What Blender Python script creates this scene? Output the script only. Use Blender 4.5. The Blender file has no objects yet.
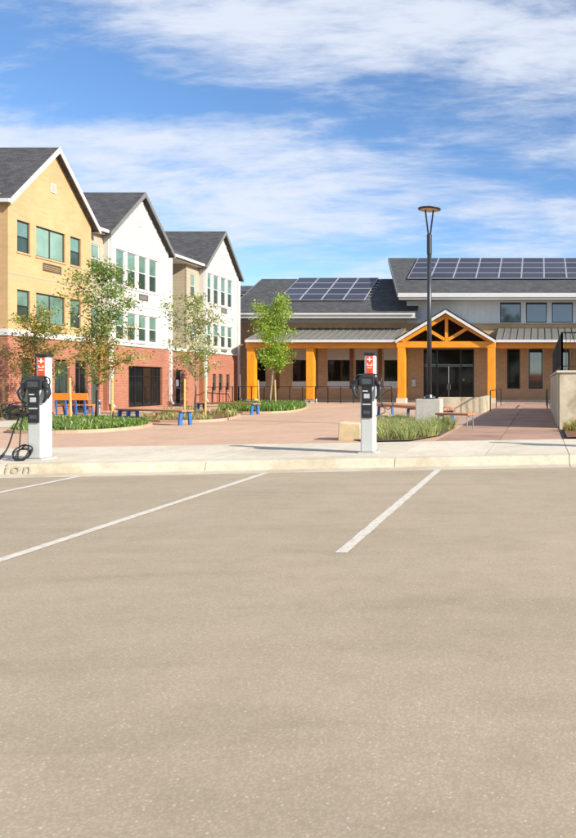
import bpy, math, random
from mathutils import Vector, Matrix
R = math.radians
random.seed(11)
scene = bpy.context.scene
col = scene.collection

# ------------------------------------------------------------------ camera
cam_d = bpy.data.cameras.new('camera')
cam = bpy.data.objects.new('camera', cam_d)
col.objects.link(cam)
cam.location = (0, 0, 1.4)
cam.rotation_euler = (R(90), 0, 0)
cam_d.sensor_fit = 'HORIZONTAL'
cam_d.sensor_width = 36
cam_d.lens = 36 * 711 / 576
cam_d.shift_x = (288 - 540) / 576
cam_d.shift_y = (383 - 419) / 576
cam_d.clip_start = 0.05
cam_d.clip_end = 6000
scene.camera = cam

# ------------------------------------------------------------------ light
SUN_EL = 28.5
SUN_AZ = 113.5            # clockwise from +Y
sd = Vector((math.sin(R(SUN_AZ)) * math.cos(R(SUN_EL)), math.cos(R(SUN_AZ)) * math.cos(R(SUN_EL)), math.sin(R(SUN_EL))))
sun_d = bpy.data.lights.new('sun', 'SUN')
sun_d.energy = 4.3
sun_d.angle = R(0.55)
sun_d.color = (1.0, 0.93, 0.82)
sun = bpy.data.objects.new('sun', sun_d)
col.objects.link(sun)
sun.rotation_euler = sd.to_track_quat('Z', 'Y').to_euler()
sun.location = (30, -10, 30)

world = bpy.data.worlds.new('World')
scene.world = world
world.use_nodes = True
wt = world.node_tree
wt.nodes.clear()
def wn(t, **k):
    n = wt.nodes.new(t)
    for a, b in k.items(): setattr(n, a, b)
    return n
def wl(a, b): wt.links.new(a, b)
def wmath(op, a, b=None, clamp=False):
    n = wn('ShaderNodeMath', operation=op, use_clamp=clamp)
    for i, v in enumerate((a, b)):
        if v is None: continue
        if isinstance(v, (int, float)): n.inputs[i].default_value = v
        else: wl(v, n.inputs[i])
    return n.outputs[0]
sky = wn('ShaderNodeTexSky', sky_type='NISHITA', sun_disc=False, sun_elevation=R(SUN_EL), sun_rotation=R(SUN_AZ),
         altitude=1600, air_density=1.0, dust_density=0.25, ozone_density=3.2)
tc = wn('ShaderNodeTexCoord')
sep = wn('ShaderNodeSeparateXYZ'); wl(tc.outputs['Generated'], sep.inputs[0])
# flat cloud sheet high above: direction projected on a plane
den = wmath('ADD', wmath('MAXIMUM', sep.outputs[2], 0.0), 0.22)
cu = wmath('DIVIDE', sep.outputs[0], den)
cv = wmath('DIVIDE', sep.outputs[1], den)
cmb = wn('ShaderNodeCombineXYZ'); wl(cu, cmb.inputs[0]); wl(cv, cmb.inputs[1])
def cloud_noise(scale, rot, stretch, detail, rough, dist, loc):
    mp = wn('ShaderNodeMapping')
    mp.inputs['Location'].default_value = loc
    mp.inputs['Rotation'].default_value = (0, 0, R(rot))
    mp.inputs['Scale'].default_value = stretch
    wl(cmb.outputs[0], mp.inputs[0])
    nz = wn('ShaderNodeTexNoise')
    nz.inputs['Scale'].default_value = scale
    nz.inputs['Detail'].default_value = detail
    nz.inputs['Roughness'].default_value = rough
    nz.inputs['Distortion'].default_value = dist
    wl(mp.outputs[0], nz.inputs['Vector'])
    return nz.outputs['Fac']
n1 = cloud_noise(1.1, 15, (1.0, 1.3, 1), 4, 0.5, 0.4, (3.1, 0.4, 0))
n2 = cloud_noise(2.0, 28, (0.7, 1.5, 1), 10, 0.62, 0.5, (0.3, 4.2, 0))
n3 = cloud_noise(7.0, 34, (0.55, 1.7, 1), 8, 0.66, 0.5, (7.3, 1.2, 0))
s = wmath('ADD', wmath('ADD', wmath('MULTIPLY', n1, 0.45), wmath('MULTIPLY', n2, 0.85)), wmath('MULTIPLY', n3, 0.50))
# broad banks and gaps of the cloud sheet, by bearing (x/y) and height (z/y)
ay = wmath('MAXIMUM', wmath('ABSOLUTE', sep.outputs[1]), 0.05)
az_ = wmath('DIVIDE', sep.outputs[0], ay)
el_ = wmath('DIVIDE', sep.outputs[2], ay)
wv = wn('ShaderNodeCombineXYZ'); wl(az_, wv.inputs[0]); wl(el_, wv.inputs[1])
wm = wn('ShaderNodeMapping'); wm.inputs['Rotation'].default_value = (0, 0, R(24)); wm.inputs['Scale'].default_value = (2.2, 9.0, 1); wm.inputs['Location'].default_value = (1.7, 0.6, 0)
wl(wv.outputs[0], wm.inputs[0])
wz = wn('ShaderNodeTexNoise'); wz.inputs['Scale'].default_value = 1.3; wz.inputs['Detail'].default_value = 10; wz.inputs['Roughness'].default_value = 0.66; wz.inputs['Distortion'].default_value = 0.35
wl(wm.outputs[0], wz.inputs['Vector'])
s = wmath('ADD', s, wmath('MULTIPLY', wmath('SUBTRACT', wz.outputs['Fac'], 0.5), 1.1))
for a0, e0, wa, we, tilt, amp in ((-0.0, -0.3, 9.0, 9.0, 0.0, -0.05), (-0.33, 0.52, 0.50, 0.055, -0.13, 0.12), (-0.05, 0.49, 0.25, 0.06, -0.1, 0.12), (-0.47, 0.315, 0.30, 0.055, -0.05, 0.20),
                                  (-0.06, 0.22, 0.35, 0.05, 0.0, 0.14), (-0.74, 0.45, 0.15, 0.09, 0.0, -0.26), (-0.13, 0.385, 0.24, 0.030, -0.03, -0.18),
                                  (-0.55, 0.41, 0.18, 0.035, -0.1, -0.09), (-0.50, 0.20, 0.20, 0.05, 0.0, -0.10)):
    da = wmath('SUBTRACT', az_, a0)
    de = wmath('SUBTRACT', wmath('SUBTRACT', el_, e0), wmath('MULTIPLY', da, tilt))
    q1 = wmath('POWER', wmath('ABSOLUTE', wmath('DIVIDE', da, wa)), 2.0)
    q2 = wmath('POWER', wmath('ABSOLUTE', wmath('DIVIDE', de, we)), 2.0)
    gb = wmath('EXPONENT', wmath('MULTIPLY', wmath('ADD', q1, q2), -1.0))
    s = wmath('ADD', s, wmath('MULTIPLY', gb, amp))
mr = wn('ShaderNodeMapRange', interpolation_type='SMOOTHSTEP')
wl(s, mr.inputs['Value'])
mr.inputs['From Min'].default_value = 0.66
mr.inputs['From Max'].default_value = 1.16
mr.inputs['To Max'].default_value = 0.92
mix = wn('ShaderNodeMix', data_type='RGBA')
wl(mr.outputs[0], mix.inputs['Factor'])
hs = wn('ShaderNodeHueSaturation')
hs.inputs['Saturation'].default_value = 1.08
wl(sky.outputs[0], hs.inputs['Color'])
wl(hs.outputs[0], mix.inputs['A'])
mix.inputs['B'].default_value = (4.2, 4.5, 5.1, 1)
bg = wn('ShaderNodeBackground')
bg.inputs['Strength'].default_value = 0.108
wl(mix.outputs['Result'], bg.inputs['Color'])
wo = wn('ShaderNodeOutputWorld')
wl(bg.outputs[0], wo.inputs['Surface'])

scene.view_settings.view_transform = 'Standard'
scene.view_settings.look = 'None'
scene.view_settings.gamma = 1
scene.view_settings.exposure = 0.86
scene.view_settings.use_curve_mapping = False

# ------------------------------------------------------------------ materials
def new_mat(name):
    m = bpy.data.materials.new(name)
    m.use_nodes = True
    nt = m.node_tree
    return m, nt, nt.nodes['Principled BSDF']
def ramp(nt, fac, stops):
    r = nt.nodes.new('ShaderNodeValToRGB')
    e = r.color_ramp.elements
    while len(e) < len(stops): e.new(0.5)
    for i, (p, c) in enumerate(stops):
        e[i].position = p
        e[i].color = (c[0], c[1], c[2], 1)
    nt.links.new(fac, r.inputs[0])
    return r.outputs[0]
def noise(nt, scale, detail=4, rough=0.55, vec=None, dist=0.0):
    n = nt.nodes.new('ShaderNodeTexNoise')
    n.inputs['Scale'].default_value = scale
    n.inputs['Detail'].default_value = detail
    n.inputs['Roughness'].default_value = rough
    n.inputs['Distortion'].default_value = dist
    if vec is None:
        g = nt.nodes.new('ShaderNodeNewGeometry')
        vec = g.outputs['Position']
    nt.links.new(vec, n.inputs['Vector'])
    return n.outputs['Fac']
def mixc(nt, fac, a, b, mode='MIX'):
    n = nt.nodes.new('ShaderNodeMix')
    n.data_type = 'RGBA'; n.blend_type = mode
    for v, k in ((fac, 'Factor'), (a, 'A'), (b, 'B')):
        if isinstance(v, (int, float)): n.inputs[k].default_value = v
        elif isinstance(v, tuple): n.inputs[k].default_value = (v[0], v[1], v[2], 1)
        else: nt.links.new(v, n.inputs[k])
    return n.outputs['Result']
def bump(nt, bs, h, strength=0.3, dist=0.02):
    b = nt.nodes.new('ShaderNodeBump')
    b.inputs['Strength'].default_value = strength
    b.inputs['Distance'].default_value = dist
    nt.links.new(h, b.inputs['Height'])
    nt.links.new(b.outputs[0], bs.inputs['Normal'])
def scaled_pos(nt, sc):
    g = nt.nodes.new('ShaderNodeNewGeometry')
    mp = nt.nodes.new('ShaderNodeMapping')
    mp.inputs['Scale'].default_value = sc
    nt.links.new(g.outputs['Position'], mp.inputs[0])
    return mp.outputs[0]
def obj_rand(nt):
    o = nt.nodes.new('ShaderNodeObjectInfo')
    return o.outputs['Random']
def math_node(nt, op, a, b):
    n = nt.nodes.new('ShaderNodeMath'); n.operation = op
    for i, v in enumerate((a, b)):
        if isinstance(v, (int, float)): n.inputs[i].default_value = v
        else: nt.links.new(v, n.inputs[i])
    return n.outputs[0]

M = {}
def plain(name, c, rough=0.6, metal=0.0, var=0.12, nscale=3.0, coat=0.0, bmp=0.0):
    m, nt, b = new_mat(name)
    f = noise(nt, nscale, 6, 0.65)
    lo = tuple(max(0, x * (1 - var)) for x in c); hi = tuple(x * (1 + var) for x in c)
    nt.links.new(ramp(nt, f, [(0.3, lo), (0.7, hi)]), b.inputs['Base Color'])
    b.inputs['Roughness'].default_value = rough
    b.inputs['Metallic'].default_value = metal
    b.inputs['Coat Weight'].default_value = coat
    if bmp: bump(nt, b, noise(nt, nscale * 25, 3), bmp, 0.01)
    M[name] = m
    return m

def wall_uv(nt):
    """u along the wall, v up: walls run along X or along Y"""
    g = nt.nodes.new('ShaderNodeNewGeometry')
    s = nt.nodes.new('ShaderNodeSeparateXYZ'); nt.links.new(g.outputs['Position'], s.inputs[0])
    u = math_node(nt, 'ADD', s.outputs[0], s.outputs[1])
    c = nt.nodes.new('ShaderNodeCombineXYZ')
    nt.links.new(u, c.inputs[0]); nt.links.new(s.outputs[2], c.inputs[1])
    return c.outputs[0]
def brick_mat(name, c1, c2, mortar, bw=0.22, bh=0.075, ms=0.008):
    m, nt, b = new_mat(name)
    br = nt.nodes.new('ShaderNodeTexBrick')
    nt.links.new(wall_uv(nt), br.inputs['Vector'])
    br.inputs['Scale'].default_value = 1
    br.inputs['Brick Width'].default_value = bw
    br.inputs['Row Height'].default_value = bh
    br.inputs['Mortar Size'].default_value = ms
    br.inputs['Mortar Smooth'].default_value = 0.2
    br.inputs['Color1'].default_value = (*c1, 1)
    br.inputs['Color2'].default_value = (*c2, 1)
    br.inputs['Mortar'].default_value = (*mortar, 1)
    f = noise(nt, 0.9, 5, 0.6)
    v = ramp(nt, f, [(0.3, (0.86, 0.86, 0.86)), (0.7, (1.1, 1.08, 1.05))])
    nt.links.new(mixc(nt, 1.0, br.outputs['Color'], v, 'MULTIPLY'), b.inputs['Base Color'])
    b.inputs['Roughness'].default_value = 0.85
    inv = math_node(nt, 'SUBTRACT', 1.0, br.outputs['Fac'])
    bump(nt, b, inv, 0.5, 0.008)
    M[name] = m
brick_mat('red_brick', (0.37, 0.13, 0.072), (0.30, 0.10, 0.056), (0.38, 0.24, 0.17))
brick_mat('tan_brick', (0.53, 0.35, 0.20), (0.45, 0.285, 0.155), (0.50, 0.37, 0.24))
brick_mat('brown_brick', (0.20, 0.105, 0.06), (0.16, 0.08, 0.045), (0.22, 0.14, 0.09))
brick_mat('yellow_brick', (0.55, 0.355, 0.175), (0.51, 0.32, 0.155), (0.53, 0.36, 0.20), 0.4, 0.1, 0.006)

def siding_mat(name, c, pitch):
    m, nt, b = new_mat(name)
    g = nt.nodes.new('ShaderNodeNewGeometry')
    s = nt.nodes.new('ShaderNodeSeparateXYZ'); nt.links.new(g.outputs['Position'], s.inputs[0])
    fr = math_node(nt, 'FRACT', math_node(nt, 'DIVIDE', s.outputs[2], pitch), 0)
    h = math_node(nt, 'SUBTRACT', 1.0, fr)
    f = noise(nt, 2.5, 5)
    base = ramp(nt, f, [(0.3, tuple(x * 0.92 for x in c)), (0.7, tuple(x * 1.05 for x in c))])
    nt.links.new(base, b.inputs['Base Color'])
    b.inputs['Roughness'].default_value = 0.65
    bump(nt, b, h, 0.9, 0.03)
    M[name] = m
siding_mat('tan_siding', (0.40, 0.34, 0.245), 0.18)
plain('white_siding', (0.52, 0.51, 0.47), 0.6, var=0.05, nscale=1.2)
plain('pale_siding', (0.60, 0.62, 0.64), 0.6, var=0.06, nscale=1.2)
plain('white_trim', (0.62, 0.61, 0.58), 0.5, var=0.05, nscale=2)
plain('grey_trim', (0.17, 0.17, 0.16), 0.55, var=0.1)
plain('vinyl', (0.62, 0.62, 0.60), 0.4, var=0.03)
plain('bronze_frame', (0.05, 0.046, 0.042), 0.4, var=0.15)
plain('black_metal', (0.012, 0.012, 0.013), 0.38, var=0.2, nscale=12)
plain('black_plastic', (0.02, 0.02, 0.022), 0.42, var=0.25, nscale=18)
plain('grille', (0.11, 0.085, 0.065), 0.6, var=0.2)
plain('lamp_black', (0.03, 0.032, 0.035), 0.35, metal=0.0, var=0.2, nscale=8)
plain('lens', (0.62, 0.45, 0.33), 0.5, var=0.1, nscale=10)
plain('blue_paint', (0.03, 0.14, 0.42), 0.4, var=0.2, nscale=8)
plain('steel', (0.45, 0.46, 0.48), 0.35, metal=0.7, var=0.1, nscale=8)
plain('charger_white', (0.72, 0.72, 0.69), 0.35, var=0.04, nscale=6, coat=0.3)
plain('charger_grey', (0.50, 0.51, 0.49), 0.4, var=0.05, nscale=6, coat=0.2)
plain('sign_red', (0.72, 0.09, 0.02), 0.4, var=0.06, nscale=20)
plain('sign_white', (0.85, 0.84, 0.82), 0.4, var=0.03, nscale=20)
plain('screen', (0.06, 0.075, 0.085), 0.12, var=0.3, nscale=20)
plain('label_grey', (0.45, 0.46, 0.47), 0.4, var=0.2, nscale=60)
plain('cable', (0.02, 0.02, 0.022), 0.45, var=0.3, nscale=30)
plain('soil', (0.10, 0.065, 0.04), 0.95, var=0.45, nscale=9, bmp=0.6)
plain('mulch', (0.19, 0.085, 0.04), 0.95, var=0.5, nscale=22, bmp=0.8)
plain('sandstone', (0.58, 0.46, 0.26), 0.85, var=0.18, nscale=5, bmp=0.4)
plain('stake', (0.60, 0.35, 0.13), 0.8, var=0.25, nscale=14)
plain('bark', (0.16, 0.105, 0.07), 0.9, var=0.35, nscale=18, bmp=0.6)
plain('bark_pale', (0.30, 0.25, 0.18), 0.9, var=0.35, nscale=18, bmp=0.5)
plain('tree_guard', (0.75, 0.74, 0.70), 0.6, var=0.08, nscale=20)
plain('galv', (0.55, 0.56, 0.57), 0.4, metal=0.6, var=0.08)
plain('soffit', (0.46, 0.45, 0.43), 0.7, var=0.06)
plain('roof_tile_red', (0.45, 0.12, 0.05), 0.8, var=0.2)

def concrete(name, c, stain_shade, seams=0.0, sc=1.0, rnd=0.10, bmp=0.25):
    m, nt, b = new_mat(name)
    big = noise(nt, 0.7 * sc, 6, 0.65, dist=0.4)
    fine = noise(nt, 38 * sc, 4, 0.7)
    mid = noise(nt, 5 * sc, 6, 0.7)
    base = ramp(nt, big, [(0.30, stain_shade), (0.52, c), (0.75, tuple(x * 1.08 for x in c))])
    f2 = ramp(nt, fine, [(0.3, (0.84, 0.84, 0.84)), (0.7, (1.10, 1.10, 1.10))])
    f3 = ramp(nt, mid, [(0.3, (0.88, 0.87, 0.85)), (0.65, (1.06, 1.06, 1.06))])
    a = mixc(nt, 1.0, base, f2, 'MULTIPLY')
    a = mixc(nt, 1.0, a, f3, 'MULTIPLY')
    if rnd:
        rr = ramp(nt, obj_rand(nt), [(0, (1 - rnd,) * 3), (1, (1 + rnd,) * 3)])
        a = mixc(nt, 1.0, a, rr, 'MULTIPLY')
    nt.links.new(a, b.inputs['Base Color'])
    b.inputs['Roughness'].default_value = 0.88
    bump(nt, b, fine, bmp, 0.006)
    M[name] = m
concrete('sidewalk', (0.62, 0.55, 0.43), (0.52, 0.45, 0.33), rnd=0.04)
concrete('kerb', (0.55, 0.485, 0.37), (0.42, 0.345, 0.225), rnd=0.04, sc=1.6)
concrete('plaza', (0.54, 0.35, 0.235), (0.47, 0.31, 0.215), rnd=0.06)
concrete('ramp_red', (0.40, 0.24, 0.17), (0.27, 0.15, 0.11), rnd=0.12)
concrete('wall_concrete', (0.58, 0.50, 0.36), (0.30, 0.24, 0.15), rnd=0.05, sc=1.7)  # stains deepened so the wall's blotchy shadow is put into the colour too
concrete('pedestal', (0.50, 0.47, 0.41), (0.38, 0.35, 0.30), rnd=0.0, sc=2.0)
concrete('joint', (0.16, 0.13, 0.10), (0.12, 0.10, 0.08), rnd=0.0)
concrete('earth', (0.22, 0.19, 0.12), (0.15, 0.14, 0.08), rnd=0.0, sc=0.2)

# asphalt: worn, dusty, streaked along the traffic, with pale aggregate
m, nt, b = new_mat('asphalt')
big = noise(nt, 0.22, 5, 0.6, dist=0.6)
strk = noise(nt, 1.0, 7, 0.68, vec=scaled_pos(nt, (0.35, 1.3, 1)), dist=0.9)
mid = noise(nt, 3.2, 7, 0.7)
agg = noise(nt, 130, 3, 0.8)
vor = nt.nodes.new('ShaderNodeTexVoronoi'); vor.inputs['Scale'].default_value = 70
gg = nt.nodes.new('ShaderNodeNewGeometry'); nt.links.new(gg.outputs['Position'], vor.inputs['Vector'])
base = ramp(nt, strk, [(0.25, (0.335, 0.27, 0.185)), (0.5, (0.395, 0.318, 0.22)), (0.78, (0.43, 0.35, 0.247))])
a = mixc(nt, 1.0, base, ramp(nt, big, [(0.3, (0.90, 0.90, 0.90)), (0.7, (1.08, 1.07, 1.05))]), 'MULTIPLY')
a = mixc(nt, 1.0, a, ramp(nt, mid, [(0.25, (0.90, 0.895, 0.885)), (0.5, (1, 1, 1)), (0.8, (1.06, 1.06, 1.055))]), 'MULTIPLY')
a = mixc(nt, 1.0, a, ramp(nt, agg, [(0.25, (0.78, 0.78, 0.78)), (0.5, (1, 1, 1)), (0.75, (1.18, 1.17, 1.15))]), 'MULTIPLY')
a = mixc(nt, 1.0, a, ramp(nt, vor.outputs['Distance'], [(0.0, (1.12, 1.12, 1.1)), (0.35, (0.97, 0.97, 0.97)), (0.7, (0.86, 0.86, 0.86))]), 'MULTIPLY')
vo2 = nt.nodes.new('ShaderNodeTexVoronoi'); vo2.inputs['Scale'].default_value = 26
nt.links.new(gg.outputs['Position'], vo2.inputs['Vector'])
a = mixc(nt, ramp(nt, vo2.outputs['Distance'], [(0.10, (0.55, 0.55, 0.55)), (0.16, (0, 0, 0))]), a, (0.56, 0.50, 0.42))
nt.links.new(a, b.inputs['Base Color'])
b.inputs['Roughness'].default_value = 0.9
bump(nt, b, agg, 0.12, 0.006)
M['asphalt'] = m

# worn white road paint
m, nt, b = new_mat('road_paint')
f = noise(nt, 14, 8, 0.75)
nt.links.new(ramp(nt, f, [(0.33, (0.44, 0.37, 0.27)), (0.50, (0.60, 0.55, 0.47)), (0.75, (0.68, 0.65, 0.58))]), b.inputs['Base Color'])
b.inputs['Roughness'].default_value = 0.8
M['road_paint'] = m
m, nt, b = new_mat('kerb_letter_grey')
f = noise(nt, 26, 8, 0.75)
nt.links.new(ramp(nt, f, [(0.35, (0.25, 0.22, 0.17)), (0.62, (0.40, 0.35, 0.26))]), b.inputs['Base Color'])
b.inputs['Roughness'].default_value = 0.9
M['kerb_letter_grey'] = m

# shingles
m, nt, b = new_mat('shingles')
br = nt.nodes.new('ShaderNodeTexBrick')
g = nt.nodes.new('ShaderNodeNewGeometry')
sx = nt.nodes.new('ShaderNodeSeparateXYZ'); nt.links.new(g.outputs['Position'], sx.inputs[0])
cx = nt.nodes.new('ShaderNodeCombineXYZ')
nt.links.new(math_node(nt, 'ADD', sx.outputs[0], sx.outputs[1]), cx.inputs[0]); nt.links.new(sx.outputs[2], cx.inputs[1])
nt.links.new(cx.outputs[0], br.inputs['Vector'])
br.inputs['Scale'].default_value = 1
br.inputs['Brick Width'].default_value = 0.30
br.inputs['Row Height'].default_value = 0.085
br.inputs['Mortar Size'].default_value = 0.006
br.inputs['Color1'].default_value = (0.052, 0.052, 0.056, 1)
br.inputs['Color2'].default_value = (0.088, 0.087, 0.090, 1)
br.inputs['Mortar'].default_value = (0.04, 0.04, 0.042, 1)
v = ramp(nt, noise(nt, 1.6, 6, 0.7), [(0.3, (0.75, 0.75, 0.75)), (0.7, (1.2, 1.2, 1.2))])
v2 = ramp(nt, noise(nt, 60, 2, 0.7), [(0.3, (0.7, 0.7, 0.7)), (0.7, (1.3, 1.3, 1.3))])
nt.links.new(mixc(nt, 1.0, mixc(nt, 1.0, br.outputs['Color'], v, 'MULTIPLY'), v2, 'MULTIPLY'), b.inputs['Base Color'])
b.inputs['Roughness'].default_value = 0.92
bump(nt, b, br.outputs['Fac'], 0.4, 0.01)
M['shingles'] = m
plain('metal_roof', (0.20, 0.20, 0.18), 0.5, metal=0.2, var=0.10, nscale=0.8)

# timber: orange stained, grain along z / x
def timber(name, sc):
    m, nt, b = new_mat(name)
    f = noise(nt, 3.0, 8, 0.65, vec=scaled_pos(nt, sc), dist=0.5)
    f2 = noise(nt, 1.1, 3)
    base = ramp(nt, f, [(0.22, (0.46, 0.15, 0.008)), (0.5, (0.74, 0.29, 0.012)), (0.8, (0.84, 0.38, 0.03))])
    base = mixc(nt, 1.0, base, ramp(nt, f2, [(0.3, (0.88, 0.86, 0.84)), (0.7, (1.05, 1.05, 1.05))]), 'MULTIPLY')
    nt.links.new(base, b.inputs['Base Color'])
    b.inputs['Roughness'].default_value = 0.45
    bump(nt, b, f, 0.15, 0.01)
    M[name] = m
timber('timber_v', (9, 9, 0.5))
timber('timber_h', (0.5, 9, 9))
m, nt, b = new_mat('bench_wood')
f = noise(nt, 3.0, 8, 0.65, vec=scaled_pos(nt, (2, 9, 9)), dist=0.5)
nt.links.new(ramp(nt, f, [(0.25, (0.36, 0.14, 0.06)), (0.75, (0.58, 0.25, 0.11))]), b.inputs['Base Color'])
b.inputs['Roughness'].default_value = 0.6
M['bench_wood'] = m
plain('bench_orange', (0.80, 0.24, 0.025), 0.5, var=0.12, nscale=6)
plain('dark_wood', (0.13, 0.065, 0.03), 0.7, var=0.25, nscale=4)

def glass(name, c, rough=0.04, wob=0.02, spec=0.5, coat=1.0):
    m, nt, b = new_mat(name)
    f = noise(nt, 1.3, 3, 0.5)
    nt.links.new(ramp(nt, f, [(0.3, tuple(x * 0.75 for x in c)), (0.7, tuple(x * 1.2 for x in c))]), b.inputs['Base Color'])
    b.inputs['Roughness'].default_value = rough
    b.inputs['Specular IOR Level'].default_value = spec
    b.inputs['Coat Weight'].default_value = coat
    b.inputs['Coat Roughness'].default_value = 0.01
    bump(nt, b, noise(nt, 2.5, 2), wob, 0.02)
    M[name] = m
glass('glass_dark', (0.012, 0.013, 0.013), coat=0.0, spec=0.25)
glass('glass_green', (0.04, 0.065, 0.052), coat=0.4)
glass('glass_upper', (0.13, 0.23, 0.185))      # green-tinted panes with the blind drawn behind
glass('glass_curtain', (0.21, 0.33, 0.245))
glass('glass_sky', (0.02, 0.025, 0.03), coat=0.0, spec=0.5, wob=0.01)
M['glass_sky'].node_tree.nodes['Principled BSDF'].inputs['IOR'].default_value = 2.5

# solar panel: dark cells, thin pale grid
m, nt, b = new_mat('solar_cells')
tcn = nt.nodes.new('ShaderNodeTexCoord')
br = nt.nodes.new('ShaderNodeTexBrick'); br.offset = 0.0
nt.links.new(tcn.outputs['Object'], br.inputs['Vector'])
br.inputs['Scale'].default_value = 1
br.inputs['Brick Width'].default_value = 0.158
br.inputs['Row Height'].default_value = 0.158
br.inputs['Mortar Size'].default_value = 0.004
br.inputs['Color1'].default_value = (0.030, 0.027, 0.040, 1)
br.inputs['Color2'].default_value = (0.038, 0.034, 0.048, 1)
br.inputs['Mortar'].default_value = (0.10, 0.10, 0.12, 1)
rr = ramp(nt, obj_rand(nt), [(0, (0.8,) * 3), (1, (1.3,) * 3)])
nt.links.new(mixc(nt, 1.0, br.outputs['Color'], rr, 'MULTIPLY'), b.inputs['Base Color'])
b.inputs['Roughness'].default_value = 0.32
b.inputs['Coat Weight'].default_value = 0.15
b.inputs['Coat Roughness'].default_value = 0.05
M['solar_cells'] = m
plain('alu_frame', (0.62, 0.63, 0.64), 0.35, metal=0.5, var=0.05)

def leaf_mat(name, c, trans=0.35):
    m = bpy.data.materials.new(name); m.use_nodes = True
    nt = m.node_tree; nt.nodes.clear()
    f = noise(nt, 3.0, 4, 0.6)
    f2 = noise(nt, 30, 2, 0.6)
    cc = ramp(nt, f, [(0.25, tuple(x * 0.6 for x in c)), (0.55, c), (0.8, tuple(x * 1.35 for x in c))])
    cc = mixc(nt, 1.0, cc, ramp(nt, f2, [(0.3, (0.7, 0.75, 0.7)), (0.7, (1.25, 1.2, 1.15))]), 'MULTIPLY')
    d = nt.nodes.new('ShaderNodeBsdfDiffuse'); t = nt.nodes.new('ShaderNodeBsdfTranslucent')
    gl = nt.nodes.new('ShaderNodeBsdfGlossy'); gl.inputs['Roughness'].default_value = 0.45
    mx = nt.nodes.new('ShaderNodeMixShader'); mx.inputs[0].default_value = trans
    mx2 = nt.nodes.new('ShaderNodeMixShader'); mx2.inputs[0].default_value = 0.06
    o = nt.nodes.new('ShaderNodeOutputMaterial')
    nt.links.new(cc, d.inputs[0]); nt.links.new(cc, t.inputs[0])
    nt.links.new(d.outputs[0], mx.inputs[1]); nt.links.new(t.outputs[0], mx.inputs[2])
    nt.links.new(mx.outputs[0], mx2.inputs[1]); nt.links.new(gl.outputs[0], mx2.inputs[2])
    nt.links.new(mx2.outputs[0], o.inputs[0])
    M[name] = m
leaf_mat('leaf_green', (0.20, 0.35, 0.035))
leaf_mat('leaf_dark', (0.10, 0.155, 0.035))
leaf_mat('leaf_bright', (0.29, 0.45, 0.015))
leaf_mat('leaf_pale', (0.33, 0.36, 0.17))
leaf_mat('leaf_rust', (0.46, 0.22, 0.03))
leaf_mat('leaf_gold', (0.40, 0.30, 0.035))
leaf_mat('grass_green', (0.20, 0.32, 0.035))
leaf_mat('grass_deep', (0.07, 0.16, 0.02))
leaf_mat('grass_straw', (0.46, 0.41, 0.17))
leaf_mat('grass_soft', (0.45, 0.46, 0.20))

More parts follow.
